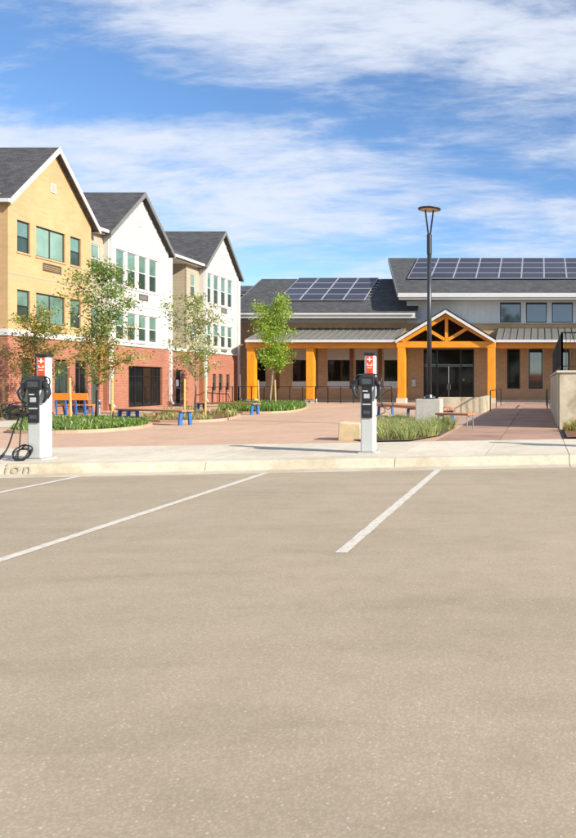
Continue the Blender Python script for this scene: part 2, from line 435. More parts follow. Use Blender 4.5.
# ------------------------------------------------------------------ mesh helpers
ORG = {}
class MB:
    def __init__(s): s.v = []; s.f = []; s.m = []
    def face(s, pts, mi=0):
        n = len(s.v); s.v += [tuple(p) for p in pts]; s.f.append(tuple(range(n, n + len(pts)))); s.m.append(mi)
        return s
    def box(s, x0, x1, y0, y1, z0, z1, mi=0):
        if x0 > x1: x0, x1 = x1, x0
        if y0 > y1: y0, y1 = y1, y0
        if z0 > z1: z0, z1 = z1, z0
        n = len(s.v)
        s.v += [(x0, y0, z0), (x1, y0, z0), (x1, y1, z0), (x0, y1, z0), (x0, y0, z1), (x1, y0, z1), (x1, y1, z1), (x0, y1, z1)]
        for q in ((3, 2, 1, 0), (4, 5, 6, 7), (0, 1, 5, 4), (1, 2, 6, 5), (2, 3, 7, 6), (3, 0, 4, 7)):
            s.f.append(tuple(n + i for i in q)); s.m.append(mi)
        return s
    def pbox(s, P, u0, u1, z0, z1, d0, d1, mi=0):
        a = P(u0, z0, d0); b_ = P(u1, z1, d1)
        return s.box(a[0], b_[0], a[1], b_[1], a[2], b_[2], mi)
    def prism(s, poly, off, mi=0):
        """poly: list of 3-D points (planar), off: extrusion vector"""
        n = len(s.v); k = len(poly); o = Vector(off)
        s.v += [tuple(p) for p in poly] + [tuple(Vector(p) + o) for p in poly]
        s.f.append(tuple(n + i for i in range(k))); s.m.append(mi)
        s.f.append(tuple(n + k + i for i in reversed(range(k)))); s.m.append(mi)
        for i in range(k):
            j = (i + 1) % k
            s.f.append((n + i, n + k + i, n + k + j, n + j)); s.m.append(mi)
        return s
    def bar(s, p, q, w, h, up=(0, 0, 1), mi=0):
        """square bar from p to q, width w across, h along up"""
        p = Vector(p); q = Vector(q); d = (q - p).normalized(); u = Vector(up)
        sd_ = d.cross(u)
        if sd_.length < 1e-5: sd_ = d.cross(Vector((1, 0, 0)))
        sd_.normalize(); u = sd_.cross(d).normalized()
        c = [p + sd_ * (a * w / 2) + u * (b_ * h / 2) for a, b_ in ((-1, -1), (1, -1), (1, 1), (-1, 1))]
        return s.prism(c, q - p, mi)
    def tube(s, pts, rads, n=8, mi=0, cap=True):
        pts = [Vector(p) for p in pts]
        if isinstance(rads, (int, float)): rads = [rads] * len(pts)
        base = len(s.v); ref = None
        for i, p in enumerate(pts):
            d = (pts[min(i + 1, len(pts) - 1)] - pts[max(i - 1, 0)])
            d = d.normalized() if d.length > 1e-9 else Vector((0, 0, 1))
            if ref is None:
                ref = d.orthogonal().normalized()
            else:
                ref = (ref - d * ref.dot(d))
                ref = ref.normalized() if ref.length > 1e-6 else d.orthogonal().normalized()
            w = d.cross(ref)
            for k in range(n):
                a = 2 * math.pi * k / n
                s.v.append(tuple(p + (ref * math.cos(a) + w * math.sin(a)) * rads[i]))
        for i in range(len(pts) - 1):
            for k in range(n):
                k2 = (k + 1) % n
                s.f.append((base + i * n + k, base + i * n + k2, base + (i + 1) * n + k2, base + (i + 1) * n + k)); s.m.append(mi)
        if cap:
            s.f.append(tuple(base + k for k in reversed(range(n)))); s.m.append(mi)
            e = base + (len(pts) - 1) * n
            s.f.append(tuple(e + k for k in range(n))); s.m.append(mi)
        return s
    def lathe(s, c, prof, n=20, mi=0):
        """prof: list of (r, z)"""
        base = len(s.v)
        for r, z in prof:
            for k in range(n):
                a = 2 * math.pi * k / n
                s.v.append((c[0] + r * math.cos(a), c[1] + r * math.sin(a), c[2] + z))
        for i in range(len(prof) - 1):
            for k in range(n):
                k2 = (k + 1) % n
                s.f.append((base + i * n + k, base + i * n + k2, base + (i + 1) * n + k2, base + (i + 1) * n + k)); s.m.append(mi)
        return s
    def build(s, name, mat, parent=None, bevel=0.0, smooth=False, org=None, seg=2):
        o_ = Vector(org) if org is not None else (ORG[parent.as_pointer()] if parent is not None else Vector((0, 0, 0)))
        me = bpy.data.meshes.new(name)
        me.from_pydata([(v[0] - o_.x, v[1] - o_.y, v[2] - o_.z) for v in s.v], [], s.f)
        mats = mat if isinstance(mat, (list, tuple)) else [mat]
        for mm in mats: me.materials.append(M[mm])
        if len(mats) > 1: me.polygons.foreach_set('material_index', s.m)
        if smooth: me.polygons.foreach_set('use_smooth', [True] * len(me.polygons))
        me.update()
        o = bpy.data.objects.new(name, me)
        col.objects.link(o)
        if parent is not None:
            o.parent = parent
            if org is not None: o.location = o_ - ORG[parent.as_pointer()]
        elif org is not None:
            o.location = o_
        ORG[o.as_pointer()] = o_
        if bevel:
            bv = o.modifiers.new('bevel', 'BEVEL'); bv.width = bevel; bv.segments = seg; bv.limit_method = 'ANGLE'
            bv.angle_limit = R(40)
        return o

def tag(o, label=None, cat=None, group=None, kind=None):
    if label: o['label'] = label
    if cat: o['category'] = cat
    if group: o['group'] = group
    if kind: o['kind'] = kind
    return o
def thing(name, label, cat, loc=(0, 0, 0), group=None):
    o = bpy.data.objects.new(name, None)
    col.objects.link(o)
    o.location = loc; o.empty_display_size = 0.3
    ORG[o.as_pointer()] = Vector(loc)
    return tag(o, label, cat, group)
def kids(o): return [c for c in bpy.data.objects if c.parent == o]
def copy_tree(o, loc=None, rz=0.0, label=None, parent=None):
    c = o.copy(); col.objects.link(c); c.parent = parent
    if loc is not None: c.location = loc; c.rotation_euler = (0, 0, rz)
    if label: c['label'] = label
    for ch in kids(o): copy_tree(ch, parent=c)
    return c

def wall_face(mb, P, u0, u1, z0, z1, holes, depth=0.14, mi=0):
    us = sorted({u0, u1, *[h[0] for h in holes], *[h[1] for h in holes]})
    zs = sorted({z0, z1, *[h[2] for h in holes], *[h[3] for h in holes]})
    us = [u for u in us if u0 <= u <= u1]; zs = [z for z in zs if z0 <= z <= z1]
    for a, b_ in zip(us, us[1:]):
        for c, d in zip(zs, zs[1:]):
            um = (a + b_) / 2; zm = (c + d) / 2
            if any(h[0] < um < h[1] and h[2] < zm < h[3] for h in holes): continue
            mb.face([P(a, c, 0), P(b_, c, 0), P(b_, d, 0), P(a, d, 0)], mi)
    for a, b_, c, d in holes:
        mb.face([P(a, c, 0), P(a, c, depth), P(a, d, depth), P(a, d, 0)], mi)
        mb.face([P(b_, c, 0), P(b_, c, depth), P(b_, d, depth), P(b_, d, 0)], mi)
        mb.face([P(a, c, 0), P(b_, c, 0), P(b_, c, depth), P(a, c, depth)], mi)
        mb.face([P(a, d, 0), P(b_, d, 0), P(b_, d, depth), P(a, d, depth)], mi)
    return mb

def frame_bars(mb, P, u0, u1, z0, z1, t, d0, d1, mulls=(), rails=()):
    mb.pbox(P, u0, u0 + t, z0, z1, d0, d1)
    mb.pbox(P, u1 - t, u1, z0, z1, d0, d1)
    mb.pbox(P, u0 + t, u1 - t, z0, z0 + t, d0, d1)
    mb.pbox(P, u0 + t, u1 - t, z1 - t, z1, d0, d1)
    e = 0.003
    for u in mulls: mb.pbox(P, u - t / 2, u + t / 2, z0 + t, z1 - t, d0 + e, d1 - e)
    for z in rails: mb.pbox(P, u0 + t, u1 - t, z - t / 2, z + t / 2, d0 + 2 * e, d1 - 2 * e)
    return mb

def window(parent, P, u0, u1, z0, z1, fm='vinyl', t=0.05, d0=0.05, split=True, up='glass_upper', lo='glass_green', sill=None, mulls=(), name='window', rails=()):
    g = 0.004
    w = frame_bars(MB(), P, u0 + g, u1 - g, z0 + g, z1 - g, t, d0, d0 + 0.07, mulls, rails if rails else ((z0 + z1) / 2,) if split else ()).build(name, fm, parent)
    cuts = [u0 + t] + list(mulls) + [u1 - t]
    dd = d0 + 0.035
    for a, b_ in zip(cuts, cuts[1:]):
        if split and not rails:
            zm = (z0 + z1) / 2
            MB().pbox(P, a, b_, zm, z1 - t, dd, dd + 0.012).build('pane', up, w)
            MB().pbox(P, a, b_, z0 + t, zm, dd + 0.006, dd + 0.02).build('pane', lo, w)
        else:
            zz = [z0 + t] + list(rails) + [z1 - t]
            for c, d in zip(zz, zz[1:]):
                MB().pbox(P, a, b_, c, d, dd, dd + 0.012).build('pane', up, w)
    if sill:
        MB().pbox(P, u0 - 0.04, u1 + 0.04, z0 - 0.07, z0 - 0.001, -0.04, 0.02).build('sill', sill, w)
    return w

def vent_grille(parent, P, u0, u1, z0, z1, mat='grille', n=5):
    g = frame_bars(MB(), P, u0, u1, z0, z1, 0.03, -0.03, 0.0).build('air_grille', mat, parent)
    mb = MB()
    for i in range(n):
        z = z0 + 0.03 + (z1 - z0 - 0.06) * (i + 0.5) / n
        mb.pbox(P, u0 + 0.03, u1 - 0.03, z - 0.012, z + 0.012, -0.022, -0.004)
    mb.build('louvre', mat, g)

# ------------------------------------------------------------------ ground
def struct(o): o['kind'] = 'structure'; return o
struct(MB().face([(-3000, -3000, -0.06), (3000, -3000, -0.06), (3000, 3000, -0.06), (-3000, 3000, -0.06)]).build('ground', 'earth'))
Yg = lambda x: 11.75 + 0.16 * x      # gutter edge
Yk = lambda x: 12.25 + 0.165 * x     # kerb face
Yb = lambda x: 15.75 + 0.21 * x      # back of sidewalk
XL, XR = -31.0, 22.0
struct(MB().face([(-60, -70, 0), (60, -70, 0), (60, Yg(60) + .05, 0), (-60, Yg(-60) + .05, 0)]).build('parking_lot', 'asphalt'))
for x, y0, y1 in ((-1.64, 5.85, 11.46), (-4.26, 5.5, 11.05), (-6.9, 5.2, 10.62), (-9.5, 5.0, 10.2), (1.0, 6.0, 11.88)):
    mb = MB(); k = 24
    for i in range(k):
        a = y0 + (y1 - y0) * i / k; b_ = y0 + (y1 - y0) * (i + 1) / k
        e = lambda: random.uniform(-0.004, 0.004)
        mb.face([(x - 0.05 + e(), a, 0.004), (x + 0.05 + e(), a, 0.004), (x + 0.05 + e(), b_, 0.004), (x - 0.05 + e(), b_, 0.004)])
    o = mb.build('parking_line', 'road_paint'); o['kind'] = 'structure'
# gutter pan and kerb
sw = bpy.data.objects.new('sidewalk', None); col.objects.link(sw); sw['kind'] = 'structure'; ORG[sw.as_pointer()] = Vector((0, 0, 0))
kb = bpy.data.objects.new('kerb', None); col.objects.link(kb); kb['kind'] = 'structure'; ORG[kb.as_pointer()] = Vector((0, 0, 0))
x = -31.72
kj = []
while x < XR:
    kj.append(x); x += 2.93
for a, b_ in zip(kj, kj[1:]):
    g = 0.006
    a2, b2 = a + g, b_ - g
    mb = MB()
    prof = lambda X: [(X, Yg(X), -0.05), (X, Yg(X), 0.006), (X, Yk(X) - 0.06, 0.002), (X, Yk(X) - 0.03, 0.012), (X, Yk(X) + 0.005, 0.11), (X, Yk(X) + 0.02, 0.137), (X, Yk(X) + 0.05, 0.15), (X, Yk(X) + 0.19, 0.152), (X, Yk(X) + 0.19, -0.05)]
    p0, p1 = prof(a2), prof(b2)
    n = len(p0)
    for i in range(n):
        j = (i + 1) % n
        mb.face([p0[i], p1[i], p1[j], p0[j]])
    mb.face(p0); mb.face(list(reversed(p1)))
    mb.build('kerb_segment', 'kerb', kb)
MB().face([(XL, Yk(XL) + 0.1, 0.11), (XR, Yk(XR) + 0.1, 0.11), (XR, Yb(XR) + 0.1, 0.11), (XL, Yb(XL) + 0.1, 0.11)]).build('joint_bed', 'joint', sw)
for a, b_ in zip(kj, kj[1:]):
    for c, d in ((a, (a + b_) / 2), ((a + b_) / 2, b_)):
        c += 0.006; d -= 0.006
        MB().prism([(c, Yk(c) + 0.20, 0.15), (d, Yk(d) + 0.20, 0.15), (d, Yb(d), 0.15), (c, Yb(c), 0.15)], (0, 0, -0.1)).build('slab', 'sidewalk', sw)

# plaza of coloured concrete slabs
pz = struct(MB().face([(-60, 8, 0.10), (60, 8, 0.10), (60, 120, 0.10), (-60, 120, 0.10)]).build('joint_bed_tmp', 'joint'))
bpy.data.objects.remove(pz)
pz = struct(MB().face([(XL, Yb(XL) + 0.05, 0.105), (XR, Yb(XR) + 0.05, 0.105), (XR, 70, 0.105), (XL, 70, 0.105)]).build('plaza', 'joint'))
xs = [-21.6 + 2.76 * i for i in range(8)]      # up to -2.28
ys = [18.6, 21.4, 24.6, 28.0, 31.6, 35.6, 40.0, 44.2, 48.5]
g = 0.008
for a, b_ in zip(xs, xs[1:]):
    a += g; b_ -= g
    MB().prism([(a, Yb(a) + 0.012, 0.14), (b_, Yb(b_) + 0.012, 0.14), (b_, 18.6 - g, 0.14), (a, 18.6 - g, 0.14)], (0, 0, -0.08)).build('slab', 'plaza', pz)
    for c, d in zip(ys, ys[1:]):
        MB().prism([(a, c + g, 0.14), (b_, c + g, 0.14), (b_, d - g, 0.14), (a, d - g, 0.14)], (0, 0, -0.08)).build('slab', 'plaza', pz)
rp = bpy.data.objects.new('entrance_path', None); col.objects.link(rp); rp['kind'] = 'structure'; ORG[rp.as_pointer()] = Vector((0, 0, 0))
rx = [-2.28, -0.9, 0.5]
ry = [17.4, 19.3, 21.4, 23.6, 26, 28.6, 31.4, 34.4, 37.6, 41, 44.5, 48.4]
for a, b_ in zip(rx, rx[1:]):
    a += g; b_ -= g
    MB().prism([(a, Yb(a) + 0.012, 0.142), (b_, Yb(b_) + 0.012, 0.142), (b_, 17.4 - g, 0.142), (a, 17.4 - g, 0.142)], (0, 0, -0.08)).build('slab', 'ramp_red', rp)
    for c, d in zip(ry, ry[1:]):
        MB().prism([(a, c + g, 0.142), (b_, c + g, 0.142), (b_, d - g, 0.142), (a, d - g, 0.142)], (0, 0, -0.08)).build('slab', 'ramp_red', rp)

struct(MB().face([(-22, 19.9, 0.146), (-14.7, 20.2, 0.146), (-16.4, 24.2, 0.146), (-13.3, 24.1, 0.146), (-13.2, 26, 0.146), (-17, 27, 0.146), (-16.9, 24.8, 0.146), (-18.2, 23.8, 0.146), (-22, 24.8, 0.146)]).build('concrete_path', 'sidewalk'))
# ------------------------------------------------------------------ left building: three storey, three gables
AB = thing('apartment_building', 'long three storey apartment building with three front gables over a red brick ground floor', 'building', (-21.4, 39.5, 0.1))
AB.scale = (0.92, 0.92, 0.92); AB.location = (-19.69, 36.34, 0.20)
XF = -21.4
def PX(X0): return lambda u, z, d: (X0 - d, u, z)       # facing +X
def PY(Y0): return lambda u, z, d: (u, Y0 + d, z)       # facing -Y
ZB, ZE = 3.32, 9.0      # top of brick, eave
gables = [dict(a=28.6, b=33.9, ap=11.75, mat='yellow_brick', rake='white_trim'),
          dict(a=35.2, b=40.9, ap=11.6, mat='white_siding', rake='grey_trim'),
          dict(a=45.2, b=50.4, ap=11.6, mat='white_siding', rake='grey_trim')]
P = PX(XF)
W1 = [(29.1, 29.85), (30.2, 32.05), (32.4, 33.15)]
up_h = [[(a, b_, 6.8, 8.1) for a, b_ in W1] + [(a, b_, 3.95, 5.25) for a, b_ in W1],
        [(a, b_, z0, z1) for a, b_ in ((35.9, 36.66), (36.9, 37.7), (37.94, 38.7), (38.95, 39.75)) for z0, z1 in ((6.4, 8.2), (3.62, 5.05))],
        [(a, b_, z0, z1) for a, b_ in ((45.64, 46.34), (46.64, 47.38), (47.7, 48.44), (48.74, 49.46)) for z0, z1 in ((6.6, 8.5), (3.8, 5.25))]]
lo_h = [[(29.35, 30.0, 0.35, 2.45), (31.35, 32.35, 0.35, 2.45), (32.75, 33.65, 0.14, 2.45)],
        [(37.0, 40.3, 0.14, 2.3)],
        [(46.5, 46.98, 0.9, 2.0), (47.4, 47.95, 0.9, 2.0), (48.5, 49.05, 0.9, 2.0)]]
for gi, G in enumerate(gables):
    a, b_ = G['a'], G['b']
    mb = MB()
    wall_face(mb, P, a, b_, ZB, ZE, up_h[gi])
    mid = (a + b_) / 2
    mb.face([P(a, ZE, 0), P(b_, ZE, 0), P(mid, G['ap'] - 0.12, 0)])
    # side walls
    back = 10.0 if gi == 0 else 3.0
    for y in (a, b_):
        mb.face([(XF, y, ZB), (XF - back, y, ZB), (XF - back, y, ZE), (XF, y, ZE)])
    fw = mb.build('upper_wall', G['mat'], AB)
    mb = MB(); wall_face(mb, P, a, b_, -0.1, ZB, lo_h[gi], 0.2)
    for y in (a, b_):
        mb.face([(XF, y, -0.1), (XF - back, y, -0.1), (XF - back, y, ZB), (XF, y, ZB)])
    mb.build('brick_wall', 'red_brick', AB)
    # band over the brick
    MB().box(XF - 0.3, XF + 0.06, a - 0.05, b_ + 0.05, ZB + 0.003, ZB + (0.26 if gi == 0 else 0.14)).build('band_course', 'white_trim', AB, bevel=0.01)
    # roof of the cross gable
    ov = 0.22; hw = (b_ - a) / 2 + ov; rise = G['ap'] - ZE
    sl = rise / ((b_ - a) / 2)
    ze = G['ap'] - sl * hw
    xf, xb = XF + 0.28, -27.2
    rf = MB()
    th = 0.13
    for sgn in (-1, 1):
        rf.prism([(xf, mid, G['ap']), (xf, mid + sgn * hw, ze), (xf, mid + sgn * hw, ze - th), (xf, mid, G['ap'] - th)], (xb - xf, 0, 0))
    ro = rf.build('gable_roof', 'shingles', AB)
    for sgn in (-1, 1):
        MB().prism([(xf + 0.003, mid, G['ap'] + 0.015), (xf + 0.003, mid + sgn * (hw + 0.02), ze + 0.015), (xf + 0.003, mid + sgn * (hw + 0.02), ze - 0.22), (xf + 0.003, mid, G['ap'] - 0.24)], (0.04, 0, 0)).build('rake_board', G['rake'], ro)
        if gi == 0 or sgn == 1:
            MB().box(xb, xf, mid + sgn * (hw + 0.01), mid + sgn * (hw + 0.12), ze - 0.16, ze - 0.02).build('gutter', 'white_trim', ro)
    # attic vent
    w = frame_bars(MB(), P, mid - 0.15, mid + 0.15, 9.75, 10.15, 0.03, -0.035, 0.0)
    for k in range(5): w.pbox(P, mid - 0.12, mid + 0.12, 9.81 + k * 0.066, 9.84 + k * 0.066, -0.025, -0.004)
    w.build('attic_vent', 'white_trim', AB)
# windows
for a, b_, z0, z1 in up_h[0]:
    if b_ - a > 1: window(AB, P, a, b_, z0, z1, 'bronze_frame', 0.04, 0.06, False, 'glass_curtain' if z0 > 6 else 'glass_upper', mulls=((a + b_) / 2,), sill='yellow_brick')
    else: window(AB, P, a, b_, z0, z1, 'bronze_frame', 0.04, 0.06, sill='yellow_brick')
for gi in (1, 2):
    for a, b_, z0, z1 in up_h[gi]: window(AB, P, a, b_, z0, z1, 'vinyl', 0.045, 0.03)
# white surround boards of the window rows and battens on the white gables
for gi in (1, 2):
    G = gables[gi]; a, b_ = G['a'], G['b']; mid = (a + b_) / 2
    hs_ = up_h[gi]
    rows = sorted({(h[2], h[3]) for h in hs_})
    u0, u1 = min(h[0] for h in hs_), max(h[1] for h in hs_)
    mb = MB()
    for z0, z1 in rows:
        mb.pbox(P, u0 - 0.1, u1 + 0.1, z1 + 0.001, z1 + 0.13, -0.03, 0.002)
        mb.pbox(P, u0 - 0.1, u1 + 0.1, z0 - 0.11, z0 - 0.001, -0.04, 0.002)
    mb.pbox(P, a, a + 0.11, ZB + 0.15, ZE, -0.028, 0.002)
    mb.pbox(P, b_ - 0.11, b_, ZB + 0.15, ZE, -0.028, 0.002)
    mb.pbox(P, a + 0.11, b_ - 0.11, rows[0][1] + 0.42, rows[0][1] + 0.56, -0.027, 0.002)
    mb.build('trim_board', 'white_trim', AB)
    mb = MB()
    n = 13
    for k in range(1, n):
        u = a + (b_ - a) * k / n
        zt = G['ap'] - 0.25 - (G['ap'] - ZE) / ((b_ - a) / 2) * abs(u - mid)
        zl = rows[1][1] + 0.14
        if zt > zl: mb.pbox(P, u - 0.026, u + 0.026, zl, zt, -0.035, 0.001)
    mb.build('batten', 'white_siding', AB)['kind'] = 'stuff'
    zc = [rows[1][0] - 0.48, rows[0][0] - 0.45] if gi == 2 else [rows[1][0] - 0.55]
    for z in zc: vent_grille(AB, P, mid - 0.1, mid + 0.75, max(z, 3.5), max(z, 3.5) + 0.32)
MB().pbox(P, 28.62, 33.88, 5.85, 5.9, -0.012, 0.002).build('belt_joint', 'tan_siding', AB)
for z in (6.25, 3.62): vent_grille(AB, P, 30.6, 31.75, z, z + 0.34)
vent_grille(AB, P, 37.7, 38.5, 3.47 - 0.0, 3.6)
# ground floor glazing
for a, b_, z0, z1 in lo_h[0]: window(AB, P, a, b_, z0, z1, 'bronze_frame', 0.06, 0.1, False, 'glass_green' if z0 > 0.2 else 'glass_dark', mulls=() if b_ - a < 0.8 else ((a + b_) / 2,), name='storefront_window' if z0 > 0.2 else 'entrance_door')
a, b_, z0, z1 = lo_h[1][0]
window(AB, P, a, b_, z0, z1, 'black_metal', 0.07, 0.12, False, 'glass_dark', mulls=(37.8, 38.6, 39.45), rails=(1.75,), name='storefront')
for a, b_, z0, z1 in lo_h[2]: window(AB, P, a, b_, z0, z1, 'bronze_frame', 0.05, 0.08, True, 'glass_green', 'glass_dark', sill='red_brick')
# recess between gable 1 and 2
P1 = PX(-21.62)
mb = MB(); rh = [(34.2, 34.92, 6.75, 8.15), (34.2, 34.92, 3.75, 5.1)]
wall_face(mb, P1, 33.9, 35.2, ZB, ZE, rh); mb.build('recess_wall', 'tan_siding', AB)
for a, b_, z0, z1 in rh: window(AB, P1, a, b_, z0, z1, 'vinyl', 0.045, 0.03)
mb = MB(); wall_face(mb, P1, 33.9, 35.2, -0.1, ZB, [(34.25, 34.9, 0.35, 2.45)], 0.2); mb.build('brick_wall', 'red_brick', AB)
window(AB, P1, 34.25, 34.9, 0.35, 2.45, 'bronze_frame', 0.06, 0.1, False, 'glass_green', name='storefront_window')
MB().box(-21.9, -21.58, 33.96, 35.14, ZB + 0.004, ZB + 0.18).build('band_course', 'white_trim', AB)
# recess between gable 2 and 3
mb = MB()
mb.face([(-23.6, 40.9, ZB), (-23.6, 43.6, ZB), (-23.6, 43.6, ZE), (-23.6, 40.9, ZE)])
mb.face([(-23.6, 43.6, ZB), (-21.68, 43.6, ZB), (-21.68, 43.6, ZE), (-23.6, 43.6, ZE)])
P2 = PX(-21.68)
rh = [(44.1, 44.75, 6.7, 8.2), (44.1, 44.75, 3.95, 5.05)]
wall_face(mb, P2, 43.6, 45.2, ZB, ZE, rh)
mb.build('recess_wall', 'tan_siding', AB)
MB().box(-21.74, -21.655, 43.585, 43.68, ZB + 0.15, ZE).build('corner_board', 'tan_siding', AB)
for a, b_, z0, z1 in rh: window(AB, P2, a, b_, z0, z1, 'vinyl', 0.045, 0.03)
mb = MB(); wall_face(mb, P2, 40.9, 45.2, -0.1, ZB, [(42.35, 43.25, 0.14, 2.2)], 0.25); mb.build('brick_wall', 'red_brick', AB)
d = window(AB, P2, 42.35, 43.25, 0.14, 2.2, 'grey_trim', 0.07, 0.15, False, 'glass_dark', name='side_door', rails=(1.1,))
MB().pbox(P2, 42.55, 43.0, 1.2, 1.6, 0.165, 0.178).build('notice', 'sign_white', d)
MB().box(-23.6, -21.6, 40.96, 45.14, ZB + 0.004, ZB + 0.16).build('band_course', 'white_trim', AB)
# main roof and back
mr_ = MB()
sl_ = (11.62 - 8.93) / (26.9 - 21.35)
for ya, yb, x0 in ((28.5, 33.9, -22.2), (33.9, 35.2, -21.35), (35.2, 40.9, -22.2), (40.9, 45.2, -21.35), (45.2, 50.5, -22.2)):
    z0 = 8.93 + sl_ * (-21.35 - x0)
    mr_.prism([(x0, ya, z0), (-26.9, ya, 11.62), (-26.9, ya, 11.47), (x0, ya, z0 - 0.15)], (0, yb - ya, 0))
mr_.prism([(-32.4, 28.5, 8.93), (-26.9, 28.5, 11.62), (-26.9, 28.5, 11.47), (-32.4, 28.5, 8.78)], (0, 22.0, 0))
mro = mr_.build('main_roof', 'shingles', AB)
for a, b_ in ((34.15, 35.0), (41.15, 45.0)):
    MB().box(-21.34, -21.2, a, b_, 8.78, 8.93).build('gutter', 'white_trim', mro)
    MB().box(-22.9, -21.36, a, b_, 8.70, 8.74).build('soffit', 'white_trim', mro)
MB().box(-32, -31.9, 28.6, 50.4, 0.1, 9.0).build('rear_wall', 'tan_siding', AB)
MB().face([(-21.6, 28.62, ZE), (-32, 28.62, ZE), (-26.9, 28.62, 11.4)]).build('end_gable', 'yellow_brick', AB)
MB().box(-32, -24.4, 50.3, 50.38, 0.1, 9.0).build('end_wall', 'tan_siding', AB)
# downspouts
for x, y, zt in ((-21.3, 35.32, 8.7), (-21.3, 41.0, 8.6), (-21.3, 45.3, 8.7), (-21.3, 50.3, 8.6)):
    MB().box(x - 0.075, x + 0.075, y - 0.085, y + 0.085, ZB + 0.28, zt).box(x - 0.07, x + 0.07, y - 0.08, y + 0.08, 0.35, ZB + 0.277).bar((x, y, 0.4), (x + 0.2, y - 0.05, 0.2), 0.1, 0.1).build('downspout', 'white_trim', AB, bevel=0.008)
for y in (36.9, 44.0, 31.0):
    MB().pbox(PX(XF if y < 41 else -21.68), y - 0.06, y + 0.06, 2.55, 2.8, -0.14, 0.0).build('wall_lamp', 'bronze_frame', AB, bevel=0.01)

# ------------------------------------------------------------------ right building
CB = thing('community_building', 'low tan brick community building with timber entrance gable and metal porch roofs', 'building', (-5.97, 48.5, 0.1))
YW = 48.5
Q = PY(YW)
bays = [(-20.05, -18.7), (-16.9, -15.6), (-14.5, -12.95), (-12.6, -11.1), (-10.65, -9.45)]
wins = [(a + 0.02, b_ - 0.02, 1.5, 2.98) for a, b_ in bays]
door = (-7.95, -4.5, 0.12, 3.72)
tall = [(-2.25, -1.35, 1.0, 3.72), (-0.78, 0.2, 1.0, 3.72), (1.0, 2.0, 1.0, 3.72), (3.2, 4.1, 1.0, 3.72), (4.7, 5.6, 1.0, 3.72)]
mb = MB(); wall_face(mb, Q, -20.6, -9.1, 0.1, 5.75, wins, 0.12)
mb.face([(-20.6, YW, 0.1), (-20.6, 60, 0.1), (-20.6, 60, 5.75), (-20.6, YW, 5.75)])
mb.face([(-20.6, YW, 5.7), (-20.6, 59, 5.7), (-20.6, 53.7, 9.15)])
mb.build('west_wall', 'tan_brick', CB)
mb = MB(); wall_face(mb, Q, -9.1, 14, 0.1, 5.45, [door] + tall, 0.12); mb.build('entrance_wall', 'tan_brick', CB)
cle = [(-2.73 + 1.77 * k, -1.3 + 1.77 * k, 5.52, 6.9) for k in range(8)]
mb = MB(); wall_face(mb, Q, -9.1, 14, 5.45, 7.1, cle, 0.1); mb.build('clerestory_wall', 'pale_siding', CB)
mb = MB()
for k in range(16):
    u = -8.9 + 0.4 * k
    if u < -2.85: mb.pbox(Q, u - 0.02, u + 0.02, 5.48, 6.95, -0.018, 0.001)
mb.build('batten', 'pale_siding', CB)['kind'] = 'stuff'
MB().pbox(Q, -9.1, 14, 5.40, 5.475, -0.05, 0.002).build('ledge', 'tan_brick', CB)
for a, b_, z0, z1 in cle: window(CB, Q, a, b_, z0, z1, 'black_metal', 0.055, 0.04, False, 'glass_sky')
for i, (a, b_, z0, z1) in enumerate(wins):
    window(CB, Q, a, b_, z0, z1, 'black_metal', 0.06, 0.04, False, 'glass_dark')
    MB().pbox(Q, bays[i][0], bays[i][1], 2.985, 3.85, -0.03, 0.0).build('spandrel_panel', 'soffit', CB)
    MB().pbox(Q, bays[i][0], bays[i][1], 1.05, 1.495, -0.03, 0.0).build('spandrel_panel', 'pale_siding', CB)
for u in (-17.9, -15.3, -12.85, -10.9, -9.2):
    MB().pbox(Q, u - 0.12, u + 0.12, 1.0, 3.9, -0.06, -0.001).build('pilaster', 'brown_brick', CB)
for i, (a, b_, z0, z1) in enumerate(tall): window(CB, Q, a, b_, z0, z1, 'black_metal', 0.09, 0.02, False, 'glass_sky' if i else 'glass_dark')
# entrance glazing
a, b_, z0, z1 = door
dr = frame_bars(MB(), Q, a, b_, z0, z1, 0.09, 0.03, 0.12, mulls=(-7.05, -5.4), rails=(2.6, ))
dw = dr.build('entrance_glazing', 'black_metal', CB)
for c, d in ((-7.86, -7.09), (-5.36, -4.59)):
    for e, f in ((0.21, 2.55), (2.65, 3.63)): MB().pbox(Q, c, d, e, f, 0.07, 0.085).build('pane', 'glass_dark', dw)
MB().pbox(Q, -7.0, -5.45, 2.65, 3.63, 0.07, 0.085).build('pane', 'glass_dark', dw)
for c, d, hx in ((-7.0, -6.235, -6.33), (-6.215, -5.45, -6.12)):
    l = frame_bars(MB(), Q, c, d, 0.14, 2.55, 0.08, 0.05, 0.10).build('door_leaf', 'black_metal', dw)
    MB().pbox(Q, c + 0.08, d - 0.08, 0.22, 2.47, 0.07, 0.08).build('pane', 'glass_dark', dw)
    MB().pbox(Q, hx - 0.015, hx + 0.015, 0.95, 1.3, 0.0, 0.03).build('door_handle', 'steel', dw)
MB().pbox(Q, -5.3, -5.15, 1.55, 1.7, 0.064, 0.069).build('door_sticker', 'leaf_gold', dw)
# plinth
MB().box(-20.7, 14, YW - 0.55, YW - 0.01, 0.1, 0.26).build('plinth', 'sidewalk', CB, bevel=0.01)
